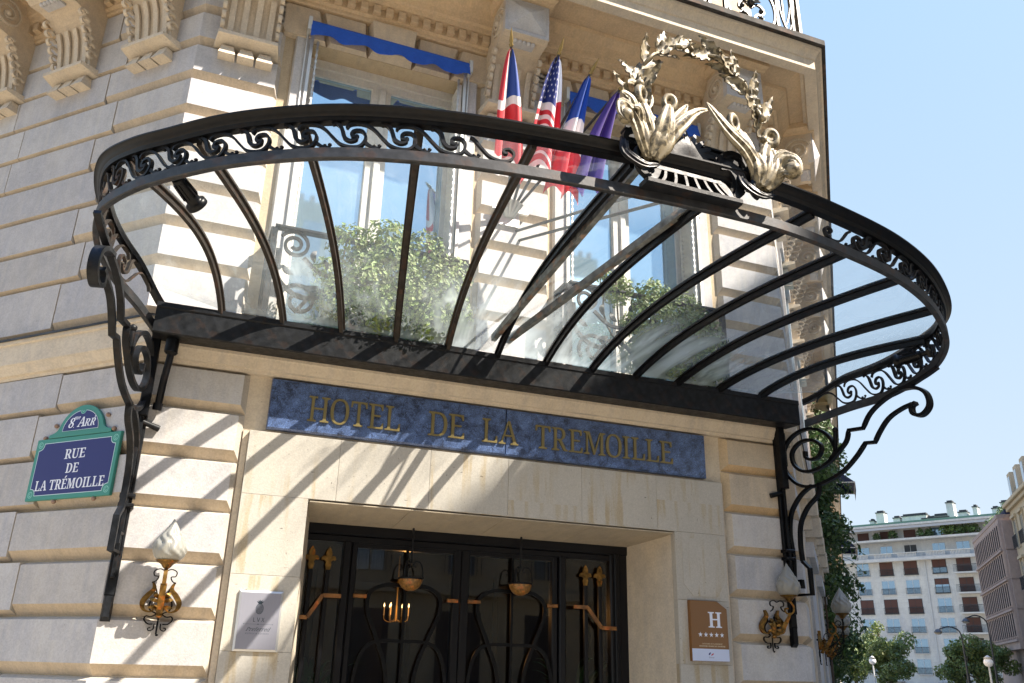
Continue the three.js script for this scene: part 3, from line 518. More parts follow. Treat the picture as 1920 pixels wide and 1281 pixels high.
  const ru = std({ color: lin(0.32, 0.22, 0.17), roughness: 0.9 });
  for (const [x, y] of [[-0.33, 0.425], [0.30, 0.44], [0.22, 0.54], [-0.25, 0.505], [-0.12, -0.012], [0.24, -0.012]]) part('fixing_lug', ball(x, y, 0.008, 0.016, 8), ru, t);
  inFrame(t, 'L', -0.442, 2.552, 0.058);
}
{
  const t = thing('hotel_club_plate', 'engraved steel plate with a pineapple emblem on the left door jamb', 'plaque');
  const tx = canvasTex(512, 720, (c, w, h) => {
    c.fillStyle = '#9c9ca8'; c.fillRect(0, 0, w, h); const r = rng(3); for (let i = 0; i < 300; i++) { c.fillStyle = `rgba(90,90,105,${0.03 * r()})`; c.fillRect(r() * w, 0, 1.5, h); }
    c.fillStyle = '#2f3a44'; c.strokeStyle = '#2f3a44'; c.save(); c.translate(w / 2 - 4, 205); c.beginPath(); c.ellipse(0, 0, 48, 68, 0, 0, 7); c.lineWidth = 4; c.stroke(); c.save(); c.clip(); c.lineWidth = 3; for (let i = -12; i < 13; i++) { c.beginPath(); c.moveTo(i * 13 - 80, -80); c.lineTo(i * 13 + 80, 80); c.stroke(); c.beginPath(); c.moveTo(i * 13 + 80, -80); c.lineTo(i * 13 - 80, 80); c.stroke(); } c.restore(); for (const a of [-0.9, -0.45, 0, 0.45, 0.9]) { c.save(); c.translate(0, -62); c.rotate(a); c.beginPath(); c.moveTo(-9, 0); c.quadraticCurveTo(-14, -26, 0, -58); c.quadraticCurveTo(14, -26, 9, 0); c.fill(); c.restore(); } c.restore();
    c.textAlign = 'center'; c.font = '74px sans-serif'; c.save(); c.translate(w / 2, 372); c.scale(0.95, 1); c.fillText('L V X', 0, 0); c.restore();
    c.fillRect(70, 402, w - 140, 2); c.beginPath(); c.arc(w / 2, 403, 7, 0, 7); c.fill(); for (const x of [70, w - 70]) { c.beginPath(); c.arc(x, 403, 4, 0, 7); c.fill(); }
    c.font = 'italic 66px serif'; c.save(); c.translate(w / 2, 490); c.transform(1, 0, -0.25, 1, 0, 0); c.fillText('Preferred', 0, 0); c.restore(); c.font = '22px serif'; c.fillText('H O T E L S   &   R E S O R T S', w / 2, 530);
  });
  const m = std({ color: lin(0.62, 0.62, 0.62), metalness: 0.6, roughness: 0.35 });
  part('steel_plate', block(-0.135, 0.135, 0, 0.362, 0, 0.022, 0.012, 0.012, 0.012, 0.012, 0.008), m, t);
  part('engraving', face(0.243, 0.335), phy({ map: tx, metalness: 0.35, roughness: 0.38 }), t).position.set(0, 0.181, 0.0228);
  t.position.set(-0.258, 1.66, 0.061);
}
{
  const t = thing('hotel_rating_plate', 'brown plaque with a white H and five stars on the right door jamb', 'plaque');
  const W = 0.325, H = 0.43;
  const tx = canvasTex(680, 900, (c, w, h) => {
    c.fillStyle = '#7a4e14'; c.fillRect(0, 0, w, h); c.fillStyle = '#c9d3ee'; c.fillRect(0, h * 0.8, w, h * 0.2);
    c.fillStyle = '#dfe4f4'; c.textAlign = 'center'; c.font = 'bold 330px serif'; c.fillText('H', w * 0.66, 400);
    for (let k = 0; k < 5; k++) { const cx = 165 + k * 100, cy = 510; c.beginPath(); for (let i = 0; i < 10; i++) { const a = -Math.PI / 2 + i * Math.PI / 5, r = i % 2 ? 17 : 42; c.lineTo(cx + r * Math.cos(a), cy + r * Math.sin(a)); } c.closePath(); c.fill(); }
    c.fillStyle = '#d8c9ae'; c.font = '27px serif'; c.fillText('CATEGORIE DE CLASSEMENT', w * 0.55, 655); c.font = 'bold 27px serif'; c.fillText('MINISTERE CHARGE DU TOURISME', w * 0.55, 690);
    c.save(); c.translate(w * 0.5, 800); c.fillStyle = '#27307a'; c.beginPath(); c.ellipse(-24, -8, 26, 13, -0.8, 0, 7); c.fill(); c.fillStyle = '#b8324a'; c.beginPath(); c.ellipse(26, 2, 30, 10, -0.5, 0, 7); c.fill(); c.fillStyle = '#59607e'; c.font = 'italic 32px serif'; c.fillText('france', 4, 56); c.restore();
  });
  const s = new THREE.Shape(); s.moveTo(0, 0); s.lineTo(W, 0); s.lineTo(W, H - 0.055); s.lineTo(W - 0.085, H); s.lineTo(0, H); s.closePath();
  part('plate_body', extr(s, 0.03, 0.002), std({ color: lin(0.2, 0.085, 0.02), roughness: 0.4 }), t);
  const g = new THREE.ShapeGeometry(s); { const p = g.attributes.position, uv = g.attributes.uv; for (let i = 0; i < p.count; i++) uv.setXY(i, p.getX(i) / W, p.getY(i) / H); }
  part('print', g, phy({ map: tx, roughness: 0.3, clearcoat: 0.3 }), t).position.set(0, 0, 0.0328);
  t.position.set(2.885, 1.685, 0.062);
}
// ------------------------------------------------------------------ the glass canopy
const canopy = thing('glass_canopy', 'black wrought iron entrance canopy with curved glass roof and scroll frieze', 'canopy');
// outer lower edge of the rim, from the left end of the gutter beam round the front to its right end
const rimPts = [[-1.14, 3.58, 0.12], [-1.29, 3.70, 0.29], [-1.41, 3.765, 0.46], [-1.495, 3.82, 0.69], [-1.525, 3.86, 0.95], [-1.485, 3.88, 1.22], [-1.315, 3.88, 1.53], [-1.15, 3.88, 1.72], [-0.91, 3.88, 1.945], [-0.66, 3.88, 2.12], [-0.33, 3.88, 2.29], [0.12, 3.88, 2.425], [0.58, 3.88, 2.495], [1.15, 3.88, 2.54], [1.6, 3.88, 2.555], [2.03, 3.88, 2.54], [2.52, 3.868, 2.47], [3.0, 3.85, 2.365], [3.40, 3.825, 2.215], [3.72, 3.8, 2.03], [3.98, 3.775, 1.83], [4.19, 3.76, 1.58], [4.33, 3.75, 1.32], [4.42, 3.737, 1.02], [4.42, 3.715, 0.74], [4.30, 3.68, 0.47], [4.06, 3.58, 0.2]].map((p) => V(...p));
const rimCurve = new THREE.CatmullRomCurve3(rimPts, false, 'centripetal');
const RN = 360, RIM = rimCurve.getSpacedPoints(RN), RLEN = rimCurve.getLength();
const rimOut = RIM.map((p, i) => { const a = RIM[Math.max(0, i - 2)], b = RIM[Math.min(RN, i + 2)], d = b.clone().sub(a); return V(-d.z, 0, d.x).normalize(); });
function rimAt(s) { const t = clamp(s / RLEN * RN, 0, RN - 1e-6), i = Math.floor(t), f = t - i; return { p: RIM[i].clone().lerp(RIM[i + 1], f), o: rimOut[i].clone().lerp(rimOut[i + 1], f).normalize() }; }
const hEnd = (i) => Math.min(sstep(0, 0.09, i / RN), sstep(0, 0.09, 1 - i / RN)); // the frieze grows lower towards the wall
const frz = (i) => { const k = Math.min(RN, Math.max(0, i)), z = RIM[Math.round(k)].z; return lerp(0.2, 0.208 + 0.062 * sstep(1.8, 1.15, z), Math.min(sstep(0, 0.045, k / RN), sstep(0, 0.045, 1 - k / RN))); };
// sections of the rails as [out, up] loops
function rail(sec, lift) {
  const g = new Geo(), rows = RIM.map((p, i) => sec(i).map(([o, u]) => p.clone().addScaledVector(rimOut[i], o).add(V(0, u + lift(i), 0))));
  for (let i = 0; i < RN; i++) { const n = rows[i].length; for (let k = 0; k < n; k++) { const l = (k + 1) % n; g.quad(rows[i][k], rows[i + 1][k], rows[i + 1][l], rows[i][l]); } }
  for (const r of [rows[0], rows[RN]]) for (let k = 1; k < r.length - 1; k++) g.tri(r[0], r[k], r[k + 1]);
  return g.smooth(0.45);
}
part('lower_rail', rail(() => [[0, 0.004], [0.0, 0.058], [-0.006, 0.062], [-0.034, 0.062], [-0.036, 0.004], [-0.03, 0], [-0.006, 0]], () => 0), ironRailM, canopy);
part('upper_rail', rail((i) => { const e = hEnd(i), k = lerp(0.35, 0.72, e), h = lerp(0.05, 0.07, e); return [[-0.04, 0], [0.008, 0], [0.01, h * 0.1], [0.018 * k, h * 0.16], [0.022 * k, h * 0.3], [0.034 * k, h * 0.42], [0.038 * k, h * 0.5], [0.05 * k, h * 0.66], [0.066 * k, h * 0.78], [0.072 * k, h * 0.82], [0.072 * k, h * 0.95], [0.066 * k, h], [-0.03, h], [-0.045, h * 0.6]]; }, frz), ironSatin, canopy);
// rows of small rivets on the lower rail, cast joints
const XC = 1.405;
// --- gutter beam on the wall
const beam = part('gutter_beam', joined([
  (() => { const g = new Geo(), P = [[0.10, 3.574], [0.296, 3.562], [0.304, 3.57], [0.304, 3.732], [0.312, 3.738], [0.312, 3.772], [0.29, 3.78], [0.26, 3.776], [0.255, 3.70], [0.1, 3.70]]; const a = P.map(([z, y]) => V(-1.16, y, z)), b = P.map(([z, y]) => V(3.92, y, z)); const n = P.length; for (let k = 0; k < n; k++) { const l = (k + 1) % n; g.quad(a[k], b[k], b[l], a[l]); } const tr = THREE.ShapeUtils.triangulateShape(P.map((p) => new THREE.Vector2(p[0], p[1])), []); for (const r of [a, b]) for (const [i, j, k] of tr) g.tri(r[i], r[j], r[k]); return g.build(); })(),
]), ironM, canopy);
// --- ribs
const BX = [-0.76, -0.36, 0.04, 0.43, 0.815, 1.20, 1.59, 1.975, 2.355, 2.735, 3.125, 3.535];
const EX = [-1.40, -1.03, -0.55, 0.0, 0.57, 1.13, 1.72, 2.32, 2.86, 3.40, 3.90, 4.30];
function rimIndexAtX(x, right) { let best = 0, bd = 9; for (let i = 0; i <= RN; i++) { if (RIM[i].z < (right ? 1.25 : 1.25)) continue; const d = Math.abs(RIM[i].x - x); if (d < bd) { bd = d; best = i; } } return best; }
const EI = EX.map((x) => rimIndexAtX(x));
const rimTop = (i, inn = -0.035) => RIM[i].clone().addScaledVector(rimOut[i], inn).add(V(0, frz(i) + 0.022, 0));
const kf = (i) => 0.16 + 0.022 * i;
const rise = (t, k) => (1 - Math.exp(-t / k)) / (1 - Math.exp(-1 / k));
function ribPt(i, t) { const a = V(BX[i], 3.775, 0.29), b = rimTop(EI[i]); const lift = 0.03 * Math.sin(Math.PI * Math.min(1, t * 1.1)) * (1 - i / 14); return V(lerp(a.x, b.x, t), lerp(a.y, b.y, rise(t, kf(i))) + lift, lerp(a.z, b.z, t)); }
for (let i = 0; i < 12; i++) {
  const pts = []; for (let k = 0; k <= 28; k++) { const t = Math.pow(k / 28, 1.5); pts.push(ribPt(i, t)); }
  const d = pts[28].clone().sub(pts[0]); const side = V(-d.z, 0, d.x).normalize();
  const lo = pts.map((p) => p.clone().add(V(0, -0.022, 0)));
  part('rib', joined([bar(lo, side, 0.042, 0.026), bar(pts.map((p) => p.clone().add(V(0, 0.0, 0))), side, 0.01, 0.05), bar(pts.map((p) => p.clone().add(V(0, 0.016, 0))), side, 0.012, 0.034)]), i < 5 ? ironRustM : ironSatin, canopy);
}
// --- glass: each pane spans two ribs, the outer two reach the rim
const leftEdge = (t) => { const i = Math.round(lerp(6, EI[0] - 1, t)); return rimTop(i, -0.02); };
const rightEdge = (t) => { const i = Math.round(lerp(RN - 6, EI[11] + 1, t)); return rimTop(i, -0.02); };
function lineAt(k, t) { if (k < 0) { const s = lerp(6, EI[0] - 26, t), i = Math.floor(s); return rimTop(i, -0.02).lerp(rimTop(i + 1, -0.02), s - i); } if (k > 11) { const s = lerp(RN - 6, EI[11] + 20, t), i = Math.floor(s); return rimTop(i, -0.02).lerp(rimTop(i + 1, -0.02), s - i); } return ribPt(k, t); }
const endIdx = (k) => k < 0 ? EI[0] - 26 : k > 11 ? EI[11] + 20 : EI[k];
function paneGeo(k, dy, nt = 26, nw = 5) {
  const P = (a, b) => {
    const t = Math.pow(a / nt, 1.4), w = b / nw, A = lineAt(k - 1, t), B = lineAt(k, t), p = A.clone().lerp(B, w);
    const s = lerp(endIdx(k - 1), endIdx(k), w), i = Math.floor(s), e = rimTop(i).lerp(rimTop(Math.min(RN, i + 1)), s - i), le = lineAt(k - 1, 1).lerp(lineAt(k, 1), w);
    p.addScaledVector(e.sub(le), t * t * t); p.y += dy; return p;
  };
  const pos = [], uv = [], idx = [];
  for (let a = 0; a <= nt; a++) for (let b = 0; b <= nw; b++) { const p = P(a, b); pos.push(p.x, p.y, p.z); uv.push((k + b / nw) / 13, Math.pow(a / nt, 1.4)); }
  for (let a = 0; a < nt; a++) for (let b = 0; b < nw; b++) { const o = a * (nw + 1) + b; idx.push(o, o + 1, o + nw + 2, o, o + nw + 2, o + nw + 1); }
  const g = new THREE.BufferGeometry(); g.setAttribute('position', new THREE.Float32BufferAttribute(pos, 3)); g.setAttribute('uv', new THREE.Float32BufferAttribute(uv, 2)); g.setIndex(idx); g.computeVertexNormals(); return g;
}
const dustT = dataTex(1024, (u, v) => {
  const X = u * 13 * 0.42, Y = v * 2, w = (u * 13) % 1, edge = sstep(0.07, 0.0, Math.min(w, 1 - w)), low = sstep(0.5, 0.0, v);
  const F = (a, b, f, o) => fbm(a / 8, b / 8, f * 8, o, 0.6), wob = F(X, Y, 1, 3);
  const st = F(X * 1.2 + 0.5 * wob, Y * 0.35 + 0.3 * wob, 3, 5), fine = F(X * 3, Y * 1.4, 6, 4), patch = F(X, Y, 1, 3), spk = vnoise(X * 60, Y * 60, 256) > 0.985 ? 0.35 : 0;
  let a = 0.09 + 0.8 * sstep(0.44, 0.78, st) * sstep(0.33, 0.62, patch) * (0.2 + 0.95 * low) + 0.16 * sstep(0.5, 0.8, fine) * (0.3 + low) + 0.2 * low * patch + 0.28 * edge * (0.5 + fine) + spk * 0.5 + 0.3 * sstep(0.035, 0, v);
  return [a, a, a];
}, false);
const dustM = phy({ color: lin(0.66, 0.745, 0.80), transmission: 0.55, thickness: 0, roughness: 1, alphaMap: dustT, transparent: true, opacity: 0.85, side: THREE.DoubleSide });  // bluish tint stands in for skylight on the dust
for (let k = 0; k <= 12; k++) { const p = part('glass_pane', paneGeo(k, 0.008), glassM, canopy); part('dust_film', paneGeo(k, 0.0115), dustM, p); }

// --- running scroll frieze between the rails
const SA = [[-1.19, 0.80], [-1.13, 0.95], [-0.98, 1.0], [-0.80, 0.95], [-0.64, 0.78], [-0.45, 0.42], [-0.27, 0.12], [-0.09, 0.02], [0.09, 0.04], [0.195, 0.26], [0.20, 0.53], [0.11, 0.70], [-0.02, 0.69], [-0.075, 0.56], [-0.05, 0.44], [0.02, 0.45]];
const SB = [[-0.50, 0.97], [-0.42, 0.99], [-0.35, 0.93], [-0.29, 0.80], [-0.25, 0.60], [-0.20, 0.38], [-0.09, 0.27], [0.02, 0.32], [0.05, 0.46]];
const SC = [[0.21, 0.22], [0.27, 0.14], [0.36, 0.05], [0.46, 0.03], [0.52, 0.10]];
const SE = [[-0.70, 0.80], [-0.64, 0.78], [-0.45, 0.42], [-0.27, 0.12], [-0.09, 0.02], [0.08, 0.03], [0.2, 0.2], [0.22, 0.42], [0.12, 0.56], [0.01, 0.48], [0.03, 0.36], [0.09, 0.38]];
function friezeBar(path, s0, dir, pitch, wt, wd, n) {
  const c = new THREE.CatmullRomCurve3(path.map(([u, h]) => V(u, h, 0)), false, 'centripetal').getPoints(n);
  const pts = [], outs = [];
  for (const q of c) { const r = rimAt(s0 + dir * q.x * pitch), i = r.p ? clamp((s0 + dir * q.x * pitch) / RLEN * RN, 0, RN) : 0; const h0 = 0.066, h1 = frz(i) - 0.004; pts.push(r.p.clone().addScaledVector(r.o, -0.017).add(V(0, lerp(h0, h1, q.y), 0))); outs.push(r.o); }
  return bar(pts, (i) => outs[i], wt, wd);
}
function scrollUnit(s0, dir, pitch, end, mat) {
  const taper = (t) => lerp(0.007, 0.015, Math.sin(Math.PI * clamp(t * 0.9 + 0.1, 0, 1)));
  const g = end ? [friezeBar(SE, s0, dir, pitch, 0.012, 0.022, 50)] : [friezeBar(SA, s0, dir, pitch, (t) => lerp(0.011, 0.015, t), 0.024, 64), friezeBar(SB, s0, dir, pitch, (t) => 0.006 + 0.014 * Math.sin(Math.PI * t), 0.024, 36), friezeBar(SC, s0, dir, pitch, (t) => 0.016 * (1 - t) + 0.004, 0.014, 16)];
  if (!end) { const r = rimAt(s0 + dir * 0.03 * pitch), i = clamp(s0 / RLEN * RN, 0, RN), y = lerp(0.066, frz(i) - 0.004, 0.47); g.push(ball(0, 0, 0, 0.013, 8).translate(r.p.x - r.o.x * 0.017, r.p.y + y, r.p.z - r.o.z * 0.017)); for (const [u, h] of [[-0.46, 0.93], [0.40, 0.09], [0.5, 0.12]]) { const q = rimAt(s0 + dir * u * pitch); g.push(ball(0, 0, 0, 0.011, 6).scale(1, 0.8, 1).translate(q.p.x - q.o.x * 0.017, q.p.y + lerp(0.066, frz(i), h), q.p.z - q.o.z * 0.017)); } }
  part('scroll', joined(g), mat, canopy);
}
const sOfX = (x) => { let b = 0, bd = 9; for (let i = 0; i <= RN; i++) { if (RIM[i].z < 1.9) continue; const d = Math.abs(RIM[i].x - x); if (d < bd) { bd = d; b = i; } } return b / RN * RLEN; };
{
  const pitch = 0.245;
  const sl = sOfX(0.17), sr = sOfX(2.68), pr = pitch;
  for (let s = sl; s > 0.3; s -= pitch) scrollUnit(s, 1, pitch, false, s < 1.5 ? ironRustM : ironM);
  scrollUnit(sl + pitch, 1, pitch, true, ironM);
  for (let s = sr; s < RLEN - 0.28; s += pr) scrollUnit(s, -1, pr, false, ironM);
  scrollUnit(sr - pr, -1, pr, true, ironM);
}
// --- struts and stays between the rim and the wall
part('strut', joined([stick(V(1.14, 3.87, 0.36), V(1.22, 4.17, 2.50), 0.036, 0.05), stick(V(1.25, 3.87, 0.36), V(1.76, 4.19, 2.5), 0.036, 0.05)]), std({ color: lin(0.42, 0.44, 0.43), map: rep(ironT, 2), roughness: 0.6 }), canopy);
part('stay_rod', joined([rod(V(1.42, 4.98, 0.05), V(1.86, 4.30, 2.50), 0.012), rod(V(1.45, 4.90, 0.05), V(2.05, 4.28, 2.50), 0.012)]), ironPaleM, canopy);
// --- brackets: two parallel bars with a step, ending in scrolls, above a strap on the wall
function bracket(side) {
  const xb = side > 0 ? 3.88 : -1.115, sx = 0.22 * side, P = ([z, y]) => V(xb + sx * z, y, z), ac = V(1, 0, -sx).normalize();
  const mk = (l, n) => curve(l.map(P), n), pl = (l) => l.map(P), g = [];
  const U1 = mk([[1.50, 3.74], [1.40, 3.70], [1.2, 3.645], [1.05, 3.60], [0.92, 3.52], [0.845, 3.42]], 24), U2 = mk([[0.72, 3.43], [0.69, 3.35], [0.61, 3.28], [0.51, 3.21], [0.38, 3.17], [0.26, 3.18], [0.18, 3.25], [0.17, 3.35], [0.25, 3.42], [0.38, 3.42], [0.46, 3.35], [0.43, 3.28], [0.36, 3.26], [0.30, 3.29], [0.30, 3.34]], 60);
  g.push(bar([...U1, ...U2], ac, 0.024, 0.038));
  const I1 = mk([[1.30, 3.45], [1.26, 3.42], [1.24, 3.46], [1.27, 3.515], [1.33, 3.53], [1.385, 3.49], [1.40, 3.56], [1.36, 3.63], [1.28, 3.66]].slice(3, 4).concat([[1.19, 3.50], [1.07, 3.45], [0.98, 3.36], [0.93, 3.29]]), 20);
  const I2 = mk([[0.85, 3.30], [0.76, 3.21], [0.62, 3.11], [0.47, 3.06], [0.33, 3.04], [0.20, 3.08], [0.10, 3.19], [0.07, 3.29], [0.11, 3.42], [0.21, 3.50], [0.37, 3.52], [0.51, 3.45], [0.57, 3.36], [0.58, 3.28], [0.53, 3.23]], 60);
  g.push(bar([...I1, ...I2], ac, 0.024, 0.038));
  // the big end scroll that joins the two bars
  g.push(bar(mk([[1.19, 3.65], [1.30, 3.635], [1.385, 3.57], [1.395, 3.47], [1.33, 3.415], [1.265, 3.44], [1.265, 3.50], [1.30, 3.515]], 36), ac, 0.026, 0.055));
  // below: two curved stays, a key-shaped foot and the strap down the wall
  g.push(bar(mk([[0.33, 3.05], [0.22, 2.99], [0.11, 2.86], [0.075, 2.70], [0.085, 2.5], [0.075, 2.34]], 24), ac, 0.024, 0.038));
  g.push(bar(mk([[0.40, 3.06], [0.38, 2.97], [0.27, 2.88], [0.19, 2.76], [0.165, 2.6], [0.17, 2.46]], 24), ac, 0.024, 0.038));
  g.push(bar(pl([[0.17, 2.46], [0.23, 2.40], [0.23, 2.20], [0.08, 2.20], [0.08, 2.31], [0.145, 2.31], [0.145, 2.25]]), ac, 0.024, 0.038));
  g.push(rod(P([0.58, 3.28]), P([0.60, 3.44]), 0.014, 0.02), ball(P([0.60, 3.46]).x, 3.46, 0.60, 0.024));
  const s = [], sx0 = side > 0 ? 3.845 : -1.135;
  s.push(box(sx0 - 0.03, sx0 + 0.03, 1.95, 3.56, 0.058, 0.088, 0.006), box(sx0 - 0.012, sx0 + 0.012, 2.05, 3.56, 0.088, 0.12, 0.004));
  s.push(block(sx0 - 0.03, sx0 + 0.03, 1.80, 1.95, 0.05, 0.09, 0.01, 0.01, 0, 0.03)); for (const y of [2.47, 2.53]) s.push(box(sx0 - 0.045, sx0 + 0.045, y, y + 0.025, 0.055, 0.13, 0.006));
  s.push(rod(V(sx0 - side * 0.11, 2.99, 0.07), V(sx0, 3.02, 0.1), 0.022, 0.016));
  part('bracket', joined(g), side > 0 ? ironSatin : ironM, canopy); part('strap', joined(s), side > 0 ? ironSatin : ironM, canopy);
  part('bracket_post', joined([box(sx0 - 0.03, sx0 + 0.03, 3.05, 3.6, 0.09, 0.15, 0.006), stick(P([0.09, 3.25]), P([0.09, 3.62]), 0.03, 0.03, ac)]), ironSatin, canopy);
}
bracket(-1); bracket(1);
// down pipe under the left end of the gutter
{
  const pts = [V(-1.03, 3.56, 0.21), V(-1.03, 3.45, 0.205), V(-1.045, 3.3, 0.16), V(-1.055, 3.13, 0.10)];
  part('down_pipe', joined([rod(V(-1.03, 3.56, 0.21), V(-1.032, 3.47, 0.205), 0.042, 0.042, 16), tube(pts, 0.023, 20, 12), rod(V(-1.055, 3.15, 0.105), V(-1.058, 3.105, 0.095), 0.03, 0.03, 12), rod(V(-1.03, 3.475, 0.205), V(-1.032, 3.455, 0.2), 0.046, 0.03, 16)]), ironSatin, canopy);
}
// --- cartouche, palmette and pierced crest at the middle of the rim
{
  const z = 2.60, c = 1.43, g = [];
  g.push(block(1.14, 1.72, 3.925, 3.955, 2.535, 2.625, 0.004, 0.004, 0.004, 0.004, 0.02));
  const q = (x, y, dz = 0) => V(x, y, z - (y - 3.94) * 0.35 + dz), up = V(0, 0.3, 1).normalize();
  g.push(bar(curve([q(1.17, 3.955), q(1.205, 4.0), q(1.235, 4.06), q(1.255, 4.12)], 12), up, 0.05, 0.02), bar(curve([q(1.69, 3.955), q(1.655, 4.0), q(1.625, 4.06), q(1.605, 4.12)], 12), up, 0.05, 0.02));
  g.push(bar([q(1.23, 4.062), q(1.63, 4.062)], up, 0.03, 0.024), bar(curve([q(1.25, 4.10), q(1.33, 4.155), q(1.43, 4.175), q(1.53, 4.155), q(1.61, 4.10)], 16), up, 0.034, 0.024));
  for (let k = 0; k < 6; k++) { const t = (k + 0.5) / 6; g.push(bar(curve([q(lerp(1.20, 1.66, t), 3.955), q(lerp(1.235, 1.625, t), 4.0), q(lerp(1.255, 1.605, t), 4.055)], 6), up, 0.016, 0.02)); }
  g.push(box(1.20, 1.66, 3.955, 4.14, 2.50, 2.51));
  part('cartouche', joined(g), ironM, canopy);
  const p = []; for (let k = 0; k < 11; k++) { const a = lerp(0.12, Math.PI - 0.12, k / 10), L = 0.19 - 0.02 * Math.abs(k - 5) / 5; p.push(bar(curve([V(c, 4.16, 2.56), V(c + Math.cos(a) * L * 0.5, 4.165 + Math.sin(a) * L * 0.5, 2.57), V(c + Math.cos(a) * L * 1.15, 4.16 + Math.sin(a) * L, 2.55)], 8), V(0, 0, 1), (t) => 0.012 + 0.02 * Math.sin(Math.PI * (0.15 + 0.8 * t)), 0.008)); }
  part('palmette', joined(p), ironM, canopy);
  const s = []; for (const m of [-1, 1]) { const X = (x) => c + m * x; s.push(bar(curve([[0.18, 4.14], [0.245, 4.16], [0.30, 4.11], [0.30, 4.03], [0.26, 3.97]].map(([x, y]) => V(X(x), y, 2.585)), 16), V(0, 0, 1), (t) => 0.03 + 0.045 * Math.sin(Math.PI * t), 0.03), bar(curve([[0.19, 4.16], [0.22, 4.24], [0.29, 4.27], [0.36, 4.24], [0.38, 4.18], [0.34, 4.17]].map(([x, y]) => V(X(x), y, 2.56)), 16), V(0, 0, 1), 0.03, 0.03)); }
  for (const g of s) part('side_scroll', g, ironM, canopy);
  const cr = []; const A = (t, y) => V(lerp(1.12, 1.98, t), y - 0.02 * t, 2.42 + 0.02 * Math.sin(Math.PI * t));
  const line = (y) => [...Array(13)].map((_, i) => A(i / 12, y));
  cr.push(bar(line(4.33), V(0, 0, 1), 0.03, 0.05), bar(line(4.30), V(0, 0, 1), 0.012, 0.075), bar(line(4.20), V(0, 0, 1), 0.03, 0.04), bar(line(4.36), V(0, 0, 1), 0.012, 0.07));
  for (let k = 0; k < 9; k++) { const p0 = A((k + 0.5) / 9, 4.252); const t = new THREE.TorusGeometry(0.032, 0.009, 6, 16); t.translate(p0.x, p0.y, p0.z); cr.push(uvBox(t)); }
  part('crest_rail', joined(cr), ironSatin, canopy);
}
